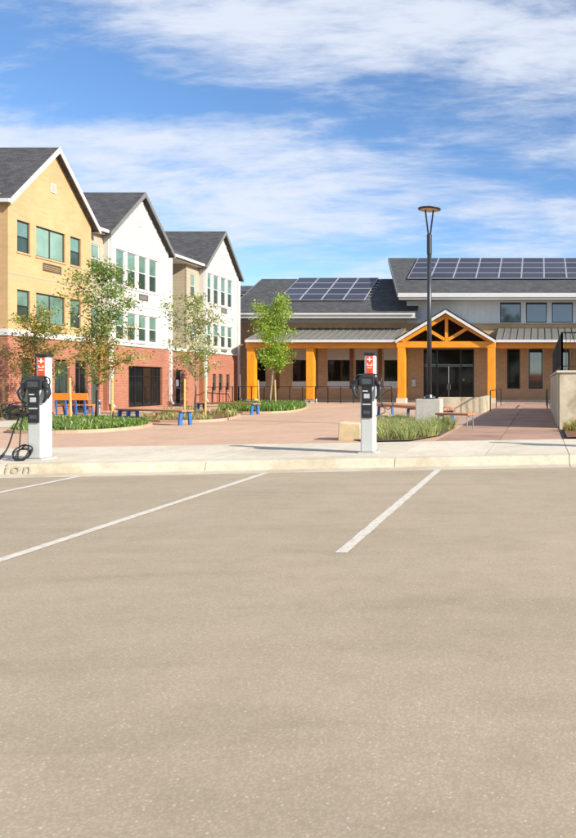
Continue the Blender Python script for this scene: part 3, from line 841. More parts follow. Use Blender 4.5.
# roofs
def shed_roof(name, poly, mat, th=0.14):
    return MB().prism(poly, (0, 0, -th)).build(name, mat, CB)
YE, YR = 47.3, 53.7
lr = shed_roof('west_roof', [(-21.0, YE, 6.06), (-8.3, YE, 6.06), (-8.3, YR, 9.26), (-21.0, YR, 9.26)], 'shingles')
shed_roof('west_roof', [(-21.0, YR, 9.26), (-8.3, YR, 9.26), (-8.3, 60.2, 6.06), (-21.0, 60.2, 6.06)], 'shingles')
MB().box(-20.98, -8.32, YE - 0.03, YE + 0.01, 5.72, 6.05).build('fascia', 'white_trim', lr)
MB().box(-20.98, -8.32, YE + 0.012, YW - 0.002, 5.74, 5.77).build('soffit', 'soffit', lr)
MB().box(-20.9, -8.4, YE - 0.14, YE - 0.032, 5.92, 6.04).build('gutter', 'white_trim', lr, bevel=0.02)
MB().prism([(-21.02, YE, 6.08), (-21.02, YR, 9.28), (-21.02, YR, 9.0), (-21.02, YE, 5.8)], (0.05, 0, 0)).build('rake_board', 'grey_trim', lr)
MB().pbox(Q, -20.62, -9.1, 5.5, 5.74, -0.05, 0.0).build('frieze', 'soffit', lr)
YR2 = 54.1
ur = shed_roof('upper_roof', [(-9.45, 47.0, 7.36), (16, 47.0, 7.36), (16, YR2, 10.91), (-11.55, YR2, 10.91)], 'shingles')
shed_roof('upper_roof', [(-11.55, YR2, 10.91), (16, YR2, 10.91), (16, 61.2, 7.36), (-9.45, 61.2, 7.36)], 'shingles')
MB().box(-9.40, 16, 46.97, 47.01, 7.08, 7.35).build('fascia', 'white_trim', ur)
MB().box(-9.36, 16, 47.06, 47.11, 6.93, 7.10).build('lower_fascia', 'white_trim', ur)
MB().box(-9.36, 16, 47.112, YW - 0.002, 6.98, 7.02).build('soffit', 'soffit', ur)
MB().prism([(-9.46, 47.0, 7.38), (-11.56, YR2, 10.93), (-11.56, YR2, 10.63), (-9.46, 47.0, 7.08)], (0.05, 0, 0)).build('rake_board', 'grey_trim', ur)
MB().face([(-9.1, YW, 5.4), (-9.1, 59.7, 5.4), (-9.1, 59.7, 8.1), (-9.1, 54.1, 10.7), (-9.1, YW, 7.9)]).build('upper_side_wall', 'pale_siding', CB)
MB().prism([(-26, 56, 8.6), (-20.9, 56, 8.6), (-20.9, 60, 9.6), (-26, 60, 9.6)], (0, 0, -0.2)).box(-25.8, -20.9, 57, 63, 0.1, 8.5).build('rear_wing', 'shingles', CB)
# porch roofs, standing seam
def porch(x0, x1):
    yo, yi, zo, zi = 44.9, YW - 0.002, 4.12, 5.14
    r = MB().prism([(x0, yo, zo), (x1, yo, zo), (x1, yi, zi), (x0, yi, zi)], (0, 0, -0.08)).build('porch_roof', 'metal_roof', CB)
    mb = MB(); x = x0 + 0.02
    while x < x1 - 0.02:
        mb.prism([(x, yo - 0.01, zo - 0.005), (x, yi, zi - 0.005), (x, yi, zi + 0.05), (x, yo - 0.01, zo + 0.05)], (0.03, 0, 0)); x += 0.45
    mb.build('standing_seam', 'metal_roof', r)['kind'] = 'stuff'
    MB().box(x0, x1, yo - 0.05, yo - 0.012, zo - 0.15, zo + 0.01).build('fascia', 'white_trim', r)
    MB().box(x0 + 0.03, x1 - 0.03, yo, yi - 0.07, zo - 0.14, zo - 0.10).build('ceiling', 'dark_wood', r)
porch(-18.62, -9.12)
porch(-2.82, 14)
MB().box(-18.75, -9.0, 45.28, 45.72, 3.62, 3.97).build('porch_beam', 'timber_h', CB, bevel=0.015)
MB().box(-2.80, 14, 45.28, 45.72, 3.62, 3.97).build('porch_beam', 'timber_h', CB, bevel=0.015)
for x in (-18.43, -14.66):
    p = MB().box(x - 0.24, x + 0.24, 45.27, 45.73, 0.38, 3.615).build('post', 'timber_v', CB, bevel=0.015)
    MB().box(x - 0.30, x + 0.30, 45.2, 45.8, 0.1, 0.376).build('post_base', 'sidewalk', p, bevel=0.015)
for x in (-8.7, -3.06, 4.2, 10):
    y = 44.78 if x < 0 else 45.5
    p = MB().box(x - 0.24, x + 0.24, y - 0.23, y + 0.23, 0.45, 3.615).build('post', 'timber_v', CB, bevel=0.015)
    MB().box(x - 0.30, x + 0.30, y - 0.3, y + 0.3, 0.1, 0.446).build('post_base', 'sidewalk', p, bevel=0.015)
# entrance gable
cxg = -5.88; yg0 = 44.3; apx = 6.02; eve = 4.12; hw = 3.12
er = MB()
for s in (-1, 1):
    er.prism([(cxg, yg0, apx), (cxg + s * hw, yg0, eve), (cxg + s * hw, yg0, eve - 0.1), (cxg, yg0, apx - 0.1)], (0, YW - yg0 - 0.003, 0))
ero = er.build('entrance_roof', 'metal_roof', CB)
for s in (-1, 1):
    MB().prism([(cxg, yg0 - 0.003, apx + 0.02), (cxg + s * (hw + .03), yg0 - 0.003, eve + 0.02), (cxg + s * (hw + .03), yg0 - 0.003, eve - 0.05), (cxg, yg0 - 0.003, apx - 0.05)], (0, -0.05, 0)).build('drip_edge', 'black_metal', ero)
    MB().prism([(cxg, yg0 - 0.006, apx - 0.055), (cxg + s * hw, yg0 - 0.006, eve - 0.055), (cxg + s * hw, yg0 - 0.006, eve - 0.24), (cxg, yg0 - 0.006, apx - 0.26)], (0, -0.035, 0)).build('rake_board', 'white_trim', ero)
    MB().prism([(cxg, 44.6, apx - 0.27), (cxg + s * (hw - .05), 44.6, eve - 0.20), (cxg + s * (hw - .05), 44.6, eve - 0.42), (cxg, 44.6, apx - 0.52)], (0, 0.24, 0)).build('rafter', 'timber_h', CB)
    MB().bar((cxg + s * 0.1, 44.78, 4.12), (cxg + s * 1.45, 44.78, 4.93), 0.18, 0.2).build('brace', 'timber_h', CB)
    MB().box(cxg + s * 2.82 - 0.16, cxg + s * 2.82 + 0.16, 44.5, 45.05, 4.015, 4.2).build('bearing_block', 'timber_h', CB)
MB().box(cxg - 0.1, cxg + 0.1, 44.69, 44.87, 4.015, 5.55).build('king_post', 'timber_v', CB, bevel=0.008)
MB().box(-9.0, -2.79, 44.56, 45.0, 3.62, 4.01).build('tie_beam', 'timber_h', CB, bevel=0.015)
MB().prism([(cxg - hw + .1, 47.9, 4.0), (cxg + hw - .1, 47.9, 4.0), (cxg, 47.9, 5.85)], (0, 0.1, 0)).build('gable_back', 'dark_wood', CB)
MB().box(cxg - hw + 0.3, cxg + hw - 0.3, 45.02, 47.88, 3.9, 3.98).build('porch_ceiling', 'dark_wood', CB)
MB().pbox(Q, -8.72, -8.45, 1.15, 1.65, -0.16, -0.002).build('intercom_box', 'galv', CB, bevel=0.015)

# solar arrays on the roof slopes
def solar(label, x0, cols, rows, pw, ye, ze, d0, rowlen, rail_right):
    sl = 0.5; ang = math.atan(sl)
    y0 = ye + d0; z0 = ze + sl * d0 + 0.10
    A = thing('solar_array', label, 'solar array', (x0, y0, z0), 'rooftop solar arrays')
    A.rotation_euler = (ang, 0, 0)
    pm = None
    for r in range(rows):
        for c in range(cols):
            if pm is None:
                mb = MB().box(0.012, pw - 0.012, 0.012, rowlen - 0.012, 0, 0.035)
                po = mb.build('solar_panel', 'solar_cells', None); po.parent = A
                fb = MB()
                for bx in ((0.008, 0.045, 0.008, rowlen - 0.008), (pw - 0.045, pw - 0.008, 0.008, rowlen - 0.008), (0.045, pw - 0.045, 0.008, 0.045), (0.045, pw - 0.045, rowlen - 0.045, rowlen - 0.008)):
                    fb.box(bx[0], bx[1], bx[2], bx[3], -0.005, 0.043)
                fo = fb.build('frame', 'alu_frame', None); fo.parent = po
                pm = (po, fo)
                po.location = (0, 0, 0)
            else:
                p = pm[0].copy(); col.objects.link(p); p.parent = A
                p.location = (c * pw + (0.10 if c % 2 == 0 and False else 0), r * rowlen, 0)
                f = pm[1].copy(); col.objects.link(f); f.parent = p
    for r in range(rows):
        for k in (0.25, 0.75):
            yy = (r + k) * rowlen
            o = MB().box(-0.06, cols * pw + (0.30 if rail_right else 0.05), yy - 0.02, yy + 0.02, -0.06, -0.01).build('rail', 'alu_frame', None); o.parent = A
solar('solar panel array lying low on the dark shingle roof left of the lamp post', -18.15, 4, 4, 1.5, YE, 6.06, 1.9, 1.22, True)
solar('long solar panel array high on the upper roof at the right', -9.2, 15, 4, 1.58, 47.0, 7.36, 2.35, 1.22, False)

# ------------------------------------------------------------------ railings
def railing(label, pts, h, gap, zb, picket=None, name='railing', post_w=0.05):
    T = thing(name, label, 'railing', (pts[0][0], pts[0][1], zb))
    for (x0, y0), (x1, y1) in zip(pts, pts[1:]):
        L = math.hypot(x1 - x0, y1 - y0); n = max(1, round(L / gap))
        for i in range(n + 1):
            t = i / n
            MB().box(x0 + (x1 - x0) * t - post_w / 2, x0 + (x1 - x0) * t + post_w / 2, y0 + (y1 - y0) * t - post_w / 2, y0 + (y1 - y0) * t + post_w / 2, zb, zb + h - 0.021).build('post', 'black_metal', T)
        MB().bar((x0, y0, zb + h), (x1, y1, zb + h), 0.05, 0.04).build('top_rail', 'black_metal', T)
        MB().bar((x0, y0, zb + 0.12), (x1, y1, zb + 0.12), 0.035, 0.03).build('bottom_rail', 'black_metal', T)
        if picket:
            k = int(L / picket)
            for i in range(1, k):
                t = i / k
                MB().tube([(x0 + (x1 - x0) * t, y0 + (y1 - y0) * t, zb + 0.12), (x0 + (x1 - x0) * t, y0 + (y1 - y0) * t, zb + h - 0.02)], 0.009, 5).build('picket', 'black_metal', T)
    return T
railing('thin black metal railing running in front of the porch windows', [(-19.2, 40.8), (-18.9, 44.6), (-9.3, 44.6)], 1.02, 0.83, 0.14)
railing('black picket railing on top of the tall concrete wall', [(0.62, 33.6), (0.62, 19.95), (7.8, 19.95)], 1.06, 1.6, 1.75, 0.115)
def handrail(label, x, y0, y1):
    T = thing('handrail', label, 'handrail', (x, y0, 0.14), 'handrails of the entrance path')
    MB().tube([(x, y0, 0.14), (x, y0, 1.0), (x, y0 + 0.1, 1.06), (x, y1, 1.06), (x, y1, 0.14)], 0.024, 8).build('rail', 'black_metal', T)
    MB().tube([(x, (y0 + y1) / 2, 0.14), (x, (y0 + y1) / 2, 1.05)], 0.022, 8).build('post', 'black_metal', T)
handrail('dark handrail at the left edge of the entrance path by the timber post', -2.2, 31.5, 40)
handrail('dark handrail at the right edge of the entrance path beside the tall wall', 0.36, 34.6, 40)

# ------------------------------------------------------------------ walls and blocks
RW = thing('retaining_wall', 'tall pale concrete retaining wall right of the entrance path', 'wall', (0.5, 19.8, 0.1))
mb = MB(); xs_ = [0.53, 2.2, 3.9, 5.6, 7.9]
for a, b_ in zip(xs_, xs_[1:]):
    MB().box(a + 0.008, b_ - 0.008, 19.8, 20.05, 0.05, 1.68).build('wall_panel', 'wall_concrete', RW, bevel=0.012)
ys_ = [20.06, 23, 26.2, 29.6, 33.8]
for a, b_ in zip(ys_, ys_[1:]):
    MB().box(0.5, 0.76, a + 0.008, b_ - 0.008, 0.05, 1.68).build('wall_panel', 'wall_concrete', RW, bevel=0.012)
MB().box(0.77, 7.9, 20.06, 33.8, 0.3, 1.6).build('terrace_fill', 'sidewalk', RW)
MB().box(0.46, 7.95, 19.76, 33.85, 1.683, 1.75).build('coping', 'sidewalk', RW, bevel=0.012)
PW = thing('planter_wall', 'low pale concrete wall in front of the entrance doors', 'wall', (-3.3, 30, 0.14))
for a, b_ in ((-4.3, -3.35), (-3.34, -2.36)):
    MB().box(a, b_ - 0.008, 30, 30.25, 0.1, 0.80).build('wall_panel', 'wall_concrete', PW, bevel=0.012)
MB().box(-2.62, -2.37, 30.26, 34.5, 0.1, 0.797).build('wall_panel', 'wall_concrete', PW, bevel=0.012)
MB().box(-4.28, -2.63, 30.26, 34.4, 0.1, 0.68).build('planter_soil', 'mulch', PW)
def irregular_block(name, label, x0, x1, y0, y1, z0, z1, mat):
    mb = MB().box(x0, x1, y0, y1, z0, z1)
    mb.v = [(v[0] + random.uniform(-.02, .02), v[1] + random.uniform(-.02, .02), v[2] + (random.uniform(-.02, .02) if v[2] > 0.2 else 0)) for v in mb.v]
    return tag(mb.build(name, mat, None, bevel=0.02, org=((x0 + x1) / 2, (y0 + y1) / 2, z0)), label, 'stone block', 'sandstone seat blocks')
irregular_block('sandstone_block', 'squared tan sandstone block left of the right charging station', -4.42, -3.93, 15.55, 16.15, 0.13, 0.53, 'sandstone')
irregular_block('sandstone_block', 'low sandstone block behind the tall grass left of the lamp base', -5.1, -4.15, 21.6, 22.2, 0.13, 0.42, 'sandstone')

# ------------------------------------------------------------------ lamp post
LX, LY = -3.26, 20.95
lb = MB().box(LX - 0.36, LX + 0.36, LY - 0.3, LY + 0.36, 0.1, 0.93)
tag(lb.build('lamp_base', 'pedestal', None, bevel=0.02, org=(LX, LY, 0.1)), 'square grey concrete block that carries the lamp post', 'lamp base')
L = thing('street_lamp', 'tall black street lamp with a flat round head on a forked arm', 'street lamp', (LX, LY, 0.93))
MB().box(LX - 0.17, LX + 0.17, LY - 0.17, LY + 0.17, 0.931, 0.965).tube([(LX, LY, 0.965), (LX, LY, 1.06)], [0.13, 0.1], 16).build('base_plate', 'lamp_black', L, bevel=0.005)
for a in (0.13, -0.13):
    for b_ in (0.13, -0.13): MB().tube([(LX + a, LY + b_, 0.965), (LX + a, LY + b_, 1.0)], 0.018, 6).build('bolt', 'steel', L)
MB().tube([(LX, LY, 1.0), (LX, LY, 5.75)], [0.07, 0.062], 20).build('pole', 'lamp_black', L, smooth=True)
MB().tube([(LX, LY, 5.2), (LX, LY, 5.76), (LX, LY, 5.8)], [0.075, 0.075, 0.05], 20).build('pole_collar', 'lamp_black', L)
for s in (-1, 1):
    MB().bar((LX + s * 0.02, LY, 5.7), (LX + s * 0.12, LY, 6.5), 0.045, 0.03, (0, 1, 0)).build('fork_arm', 'lamp_black', L)
hd = MB().lathe((LX, LY, 6.5), [(0.01, 0.0), (0.31, 0.0), (0.335, 0.015), (0.335, 0.035), (0.22, 0.065), (0.01, 0.08)], 40).build('lamp_head', 'lamp_black', L, smooth=False)
MB().lathe((LX, LY, 6.488), [(0.001, 0), (0.265, 0), (0.265, 0.008), (0.001, 0.008)], 40).build('lens', 'lens', hd)

# ------------------------------------------------------------------ charging stations
def text_mesh(body, size, name, mat, parent, mtx, extrude=0.001):
    cu_ = bpy.data.curves.new(name, 'FONT'); cu_.body = body; cu_.size = size; cu_.extrude = extrude
    cu_.align_x = 'CENTER'; cu_.align_y = 'CENTER'
    to = bpy.data.objects.new('tmp_text', cu_); col.objects.link(to)
    dg = bpy.context.evaluated_depsgraph_get()
    me = bpy.data.meshes.new_from_object(to.evaluated_get(dg))
    bpy.data.objects.remove(to)
    me.materials.clear(); me.materials.append(M[mat]); me.name = name
    o = bpy.data.objects.new(name, me); col.objects.link(o); o.parent = parent; o.matrix_local = mtx
    return o
def build_charger():
    C = thing('charging_station', '', 'charging station', (0, 0, 0), 'vehicle charging stations along the kerb')
    MB().box(-0.16, 0.16, -0.13, 0.24, 0, 0.02).build('base_plate', 'charger_grey', C, bevel=0.004)
    body = MB().box(-0.122, 0.122, -0.10, 0.06, 0.02, 1.22).build('pedestal', 'charger_grey', C, bevel=0.03, seg=3)
    mast = MB().box(-0.095, 0.105, 0.065, 0.22, 0.02, 1.75).build('mast', 'charger_white', C, bevel=0.045, seg=4)
    MB().box(-0.103, 0.113, 0.055, 0.23, 1.752, 1.80).build('cap', 'black_plastic', mast, bevel=0.015)
    MB().box(-0.058, 0.068, 0.060, 0.0645, 1.40, 1.735).build('sign_panel', 'sign_red', mast)
    MB().box(-0.125, 0.125, -0.075, 0.0, 1.221, 1.36).prism([(-0.12, -0.10, 1.36), (0.12, -0.10, 1.36), (0.12, 0.05, 1.43), (-0.12, 0.05, 1.43)], (0, 0, -0.06)).box(-0.138, 0.138, -0.135, 0.05, 0.64 + 0.55, 1.37).build('head', 'black_plastic', C, bevel=0.02)
    fp = MB().box(-0.095, 0.095, -0.125, -0.101, 0.63, 1.188).build('face_panel', 'black_plastic', C, bevel=0.008)
    MB().box(-0.085, 0.085, -0.139, -0.136, 1.235, 1.325).build('screen', 'screen', C)
    MB().box(-0.05, 0.05, -0.129, -0.1255, 0.98, 1.06).build('card_reader', 'label_grey', fp)
    MB().box(-0.075, 0.075, -0.129, -0.1255, 0.86, 0.885).build('label', 'label_grey', fp)
    MB().box(-0.06, 0.06, -0.128, -0.1255, 0.70, 0.76).build('label', 'screen', fp)
    MB().box(-0.07, 0.02, -0.128, -0.1255, 1.10, 1.115).build('label', 'sign_white', fp)
    # white marks on the red sign: a plug-like cross, a car-like block, a bar
    mk = MB()
    mk.box(-0.006, 0.016, 0.055, 0.0595, 1.64, 1.72).box(-0.042, -0.0065, 0.0551, 0.0596, 1.665, 1.685).box(0.0165, 0.052, 0.0552, 0.0597, 1.665, 1.685)
    mk.box(-0.04, 0.05, 0.055, 0.0595, 1.56, 1.575).box(-0.04, -0.025, 0.0551, 0.0596, 1.5755, 1.605).box(0.035, 0.05, 0.0551, 0.0596, 1.5755, 1.605)
    mk.box(-0.035, 0.045, 0.055, 0.0595, 1.515, 1.53)
    mk.build('sign_mark', 'sign_white', mast)
    # holsters, connectors and cables on both sides
    for s in (-1, 1):
        MB().tube([(s * 0.125, -0.06, 1.30), (s * 0.19, -0.07, 1.26), (s * 0.22, -0.08, 1.12), (s * 0.20, -0.09, 1.04)], [0.045, 0.05, 0.05, 0.035], 10).build('holster', 'black_plastic', C, smooth=True)
        MB().tube([(s * 0.215, -0.10, 1.22), (s * 0.235, -0.13, 1.14), (s * 0.21, -0.12, 1.04), (s * 0.16, -0.11, 0.97)], [0.03, 0.036, 0.03, 0.018], 10).build('connector', 'black_plastic', C, smooth=True)
        pts = [(s * 0.10, 0.0, 1.40)]
        pts += [(s * (0.10 + 0.09 * math.sin(t * math.pi / 2 * 1.0) + 0.08 * math.sin(t * math.pi)), -0.02 - 0.08 * t, 1.40 + 0.02 * math.sin(t * math.pi) - 0.3 * t * t) for t in (0.2, 0.4, 0.6, 0.8, 1.0)]
        MB().tube(pts, 0.011, 6).build('cable', 'cable', C, smooth=True)
    return C
C0 = build_charger()
C0.location = (-3.07, 12.72, 0.15)
C0['label'] = 'pale charging station pedestal standing beside the sandstone block'
C1 = copy_tree(C0, (-8.2, 11.62, 0.15), 0.0, 'pale charging station pedestal at far left with a tangle of coiled cables')
C2 = copy_tree(C0, (2.05, 13.55, 0.15), 0.0, 'pale charging station pedestal in front of the tall retaining wall')
C1.scale = (0.96, 0.96, 0.96)
for o in (C0, C1, C2): o['group'] = 'vehicle charging stations along the kerb'
# slack cable loops of the right station
def loopcable(parent, pts, r=0.011, name='cable'):
    # Catmull-Rom smoothing
    P_ = [Vector(p) for p in pts]; out = []
    for i in range(len(P_) - 1):
        p0 = P_[max(i - 1, 0)]; p1 = P_[i]; p2 = P_[i + 1]; p3 = P_[min(i + 2, len(P_) - 1)]
        for k in range(6):
            t = k / 6
            out.append(0.5 * ((2 * p1) + (-p0 + p2) * t + (2 * p0 - 5 * p1 + 4 * p2 - p3) * t * t + (-p0 + 3 * p1 - 3 * p2 + p3) * t ** 3))
    out.append(P_[-1])
    o = MB().tube(out, r, 7).build(name, 'cable', None, smooth=True); o.parent = parent
    return o
loopcable(C0, [(0.19, -0.02, 1.08), (0.26, 0.0, 0.86), (0.36, 0.04, 0.78), (0.45, 0.06, 0.95), (0.40, 0.06, 1.12), (0.26, 0.05, 1.05), (0.22, 0.02, 0.9), (0.3, 0.0, 0.74), (0.12, 0.05, 0.66)], 0.008)
loopcable(C0, [(-0.19, -0.02, 1.08), (-0.25, 0.0, 0.98), (-0.22, 0.02, 1.18), (-0.30, 0.02, 1.26), (-0.14, 0.05, 1.33)], 0.008)
# hanging tangle on the far left station
random.seed(5)
for k in range(7):
    cx_ = -0.30 - 0.02 * k + random.uniform(-.05, .05); pts = []
    ph = random.uniform(0, 6.28); rx_ = random.uniform(0.14, 0.24); rz_ = random.uniform(0.055, 0.10)
    tilt = random.uniform(-0.4, 0.4)
    for i in range(15):
        a = ph + i * 2 * math.pi / 14
        u, w = rx_ * math.cos(a), rz_ * math.sin(a)
        pts.append((cx_ + u * math.cos(tilt) - w * math.sin(tilt), -0.10 + 0.1 * math.sin(a + k) + 0.01 * k, 0.80 + u * math.sin(tilt) + w * math.cos(tilt) + 0.012 * k))
    loopcable(C1, pts, 0.010)
loopcable(C1, [(-0.15, -0.08, 0.98), (-0.2, -0.1, 0.85), (-0.25, -0.1, 0.72), (-0.33, -0.12, 0.5), (-0.40, -0.14, 0.25), (-0.47, -0.16, 0.1), (-0.52, -0.17, 0.02)], 0.012)
loopcable(C1, [(-0.22, -0.06, 0.75), (-0.24, -0.08, 0.5), (-0.25, -0.1, 0.2), (-0.26, -0.12, 0.04), (-0.2, -0.14, 0.012)], 0.010)
MB().tube([(-0.44, -0.15, 0.16), (-0.50, -0.165, 0.06), (-0.6, -0.19, 0.03)], [0.016, 0.024, 0.016], 8).build('connector', 'black_plastic', None, smooth=True).parent = C1
for k in range(5):
    pts = []
    ph = random.uniform(0, 6.28); rx_ = random.uniform(0.13, 0.2); ry_ = random.uniform(0.16, 0.26)
    for i in range(15):
        a = ph + i * 2 * math.pi / 14
        pts.append((-0.15 + 0.02 * math.sin(k * 2.1) + rx_ * 0.8 * math.cos(a), -0.20 + 0.015 * k + 0.075 * math.sin(a), 0.018 + ry_ * 0.48 * (1 + math.sin(a)) + 0.008 * math.sin(a * 2 + k)))
    loopcable(C1, pts, 0.010)
# mottled grey letters on the kerb face, far left
kl = tag(bpy.data.objects.new('kerb_lettering', None), 'grey letters on the kerb face at far left', 'lettering')
col.objects.link(kl)
xk = -8.02; kl.location = (xk, Yk(xk), 0.0); ORG[kl.as_pointer()] = Vector((xk, Yk(xk), 0))
ang = math.atan(0.165)
mt = Matrix.Translation((0, -0.024, 0.078)) @ Matrix.Rotation(ang, 4, 'Z') @ Matrix.Rotation(R(70), 4, 'X') @ Matrix.Shear('XZ', 4, (0, 0))
for ch, dx in (('i', -0.15), ('o', -0.02), ('n', 0.14)):
    t = text_mesh(ch, 0.25, 'letter', 'kerb_letter_grey', kl, Matrix.Translation((dx * math.cos(ang), dx * math.sin(ang), 0)) @ mt)

# ------------------------------------------------------------------ benches
def bench(label, p, q, w=0.45, h=0.45, planks=3, seat='bench_wood', leg='blue_paint', legt=0.09, inset=0.12, th=0.06, legpos=(0.0, 1.0)):
    p = Vector((p[0], p[1], 0.14)); q = Vector((q[0], q[1], 0.14))
    d = (q - p); Ln = d.length; d.normalize(); n = Vector((-d.y, d.x, 0))
    B = thing('bench', label, 'bench', tuple(p), 'backless plaza benches')
    pwid = w / planks
    for k in range(planks):
        off = n * ((k + 0.5) * pwid - w / 2)
        MB().bar(p + off + Vector((0, 0, h - th / 2)), q + off + Vector((0, 0, h - th / 2)), pwid - 0.015, th).build('seat_plank', seat, B, bevel=0.006)
    for t in legpos:
        base = p + d * (inset + (Ln - 2 * inset) * t)
        for s in (-1, 1):
            top = base + n * (s * (w / 2 - 0.07))
            MB().bar(top + Vector((0, 0, 0)) + n * (s * 0.03), top + Vector((0, 0, h - th - 0.001)), legt, legt * 0.7, (d.x, d.y, 0)).build('leg', leg, B, bevel=0.006)
        MB().bar(base - n * (w / 2 - 0.12) + Vector((0, 0, h - th - 0.03)), base + n * (w / 2 - 0.12) + Vector((0, 0, h - th - 0.03)), 0.05, 0.04).build('crossbar', leg, B)
    return B
bench('long wooden plank bench with blue legs passing behind the lamp base', (-5.95, 27.2), (-2.95, 22.4), 0.65, 0.48, 3, legpos=(0.0, 0.55, 1.0), th=0.09)
bench('short wooden bench on thin steel legs right of the lamp base', (-2.72, 19.15), (-1.80, 18.75), 0.42, 0.46, 3, leg='steel', legt=0.03, inset=0.05, th=0.05)
bench('thin brown plank bench with blue legs below the dark brick storefront', (-13.35, 22.7), (-10.5, 21.2), 0.42, 0.45, 2, legt=0.10, th=0.05, legpos=(0.0, 0.15, 1.0))
bench('thin brown plank bench with blue legs in front of the leftmost timber post', (-14.2, 29.6), (-11.3, 28.4), 0.42, 0.45, 2, legt=0.10, th=0.05, legpos=(0.0, 1.0))
# bench with orange back by the apartment building
OB = thing('orange_bench', 'orange bench with a wide backrest board and blue legs by the brick wall', 'bench', (-18.5, 28.2, 0.14))
MB().box(-19.18, -17.82, 28.0, 28.05, 0.72, 1.0).build('backrest', 'bench_orange', OB, bevel=0.012)
MB().box(-19.18, -17.82, 28.1, 28.5, 0.50, 0.55).build('seat', 'bench_orange', OB, bevel=0.01)
for x in (-19.08, -18.7, -18.3, -17.95):
    MB().bar((x, 28.02, 0.72), (x, 28.08, 0.14), 0.05, 0.05, (1, 0, 0)).build('leg', 'blue_paint', OB)
    MB().bar((x, 28.45, 0.5), (x + 0.03, 28.5, 0.14), 0.05, 0.05, (1, 0, 0)).build('leg', 'blue_paint', OB)
bx0, by0 = -17.85, 28.8
BL = thing('bollard', 'small blue bollard right of the orange bench', 'bollard', (bx0, by0, 0.14))
MB().lathe((bx0, by0, 0.14), [(0.05, 0), (0.05, 0.52), (0.035, 0.58), (0.001, 0.60)], 16).build('shaft', 'steel', BL, smooth=True)
MB().lathe((bx0, by0, 0.64), [(0.054, -0.12), (0.054, -0.02), (0.038, 0.02)], 16).build('cap', 'blue_paint', BL, smooth=True)

# ------------------------------------------------------------------ vegetation
def in_poly(x, y, poly):
    c = False; n = len(poly)
    for i in range(n):
        x0, y0 = poly[i]; x1, y1 = poly[(i + 1) % n]
        if (y0 > y) != (y1 > y) and x < (x1 - x0) * (y - y0) / (y1 - y0) + x0: c = not c
    return c
def smooth_poly(poly, it=2):
    for _ in range(it):
        out = []
        for i in range(len(poly)):
            a = poly[i]; b_ = poly[(i + 1) % len(poly)]
            out += [(a[0] * .75 + b_[0] * .25, a[1] * .75 + b_[1] * .25), (a[0] * .25 + b_[0] * .75, a[1] * .25 + b_[1] * .75)]
        poly = out
    return poly
def bed(poly, soil='soil', edge=True, it=2):
    poly = smooth_poly(poly, it)
    o = struct(MB().face([(x, y, 0.17) for x, y in poly]).build('planting_bed', soil))
    if edge:
        cx_ = sum(p[0] for p in poly) / len(poly); cy_ = sum(p[1] for p in poly) / len(poly)
        mb = MB(); n = len(poly)
        def outp(p, w): 
            v = Vector((p[0] - cx_, p[1] - cy_)); v = v.normalized() * w
            return (p[0] + v.x, p[1] + v.y)
        for i in range(n):
            a, b_ = poly[i], poly[(i + 1) % n]; c, d = outp(a, 0.12), outp(b_, 0.12)
            mb.prism([(a[0], a[1], 0.22), (b_[0], b_[1], 0.22), (d[0], d[1], 0.22), (c[0], c[1], 0.22)], (0, 0, -0.12))
        mb.build('bed_edging', 'plaza', o)
    return poly
def blades(name, label, poly, count, hmin, hmax, mats, wts, w=0.012, lean=0.35, clump=0, z0=0.17):
    xs_ = [p[0] for p in poly]; ys_ = [p[1] for p in poly]
    mb = MB(); n = 0
    centers = None
    if clump:
        centers = []
        while len(centers) < clump:
            x, y = random.uniform(min(xs_), max(xs_)), random.uniform(min(ys_), max(ys_))
            if in_poly(x, y, poly): centers.append((x, y, random.uniform(0.7, 1.15)))
    guard = 0
    while n < count and guard < count * 20:
        guard += 1
        k = 1.0
        if centers:
            c = random.choice(centers); x = random.gauss(c[0], 0.10); y = random.gauss(c[1], 0.10); k = c[2]
        else: x, y = random.uniform(min(xs_), max(xs_)), random.uniform(min(ys_), max(ys_))
        if not in_poly(x, y, poly): continue
        n += 1
        h = random.uniform(hmin, hmax) * k
        a = random.uniform(0, 6.283); l = random.uniform(0.05, lean) * h
        if centers:
            a = math.atan2(y - c[1], x - c[0]) + random.gauss(0, 0.5); l = random.uniform(0.15, lean) * h
        dx, dy = math.cos(a), math.sin(a)
        b2 = random.uniform(0, 6.283); px, py = math.cos(b2) * w / 2, math.sin(b2) * w / 2
        mi = random.choices(range(len(mats)), wts)[0]
        m1 = (x + dx * l * 0.35, y + dy * l * 0.35, z0 + h * 0.6)
        tp = (x + dx * l, y + dy * l, z0 + h * random.uniform(0.85, 1.0))
        mb.face([(x - px, y - py, z0), (x + px, y + py, z0), (m1[0] + px * .8, m1[1] + py * .8, m1[2]), (m1[0] - px * .8, m1[1] - py * .8, m1[2])], mi)
        mb.face([(m1[0] - px * .8, m1[1] - py * .8, m1[2]), (m1[0] + px * .8, m1[1] + py * .8, m1[2]), tp], mi)
    o = mb.build(name, mats)
    return tag(o, label, 'plants', None, 'stuff')
random.seed(21)
p1 = bed([(-13.4, 17.6), (-11.3, 17.9), (-11.0, 19.6), (-11.7, 21.4), (-13.6, 23.6), (-16.0, 24.0), (-16.2, 22.0), (-14.4, 20.0)])
blades('ground_cover', 'bright green ground cover under the tree left of centre', p1, 11000, 0.08, 0.24, ['grass_green', 'grass_deep', 'grass_straw'], (5, 4, 1), 0.035, 0.8)
p2 = bed([(-13.2, 22.9), (-10.4, 22.6), (-10.9, 25.6), (-12.2, 28.6), (-15.4, 31.0), (-16.4, 30.0), (-14.2, 26.4)], 'mulch')
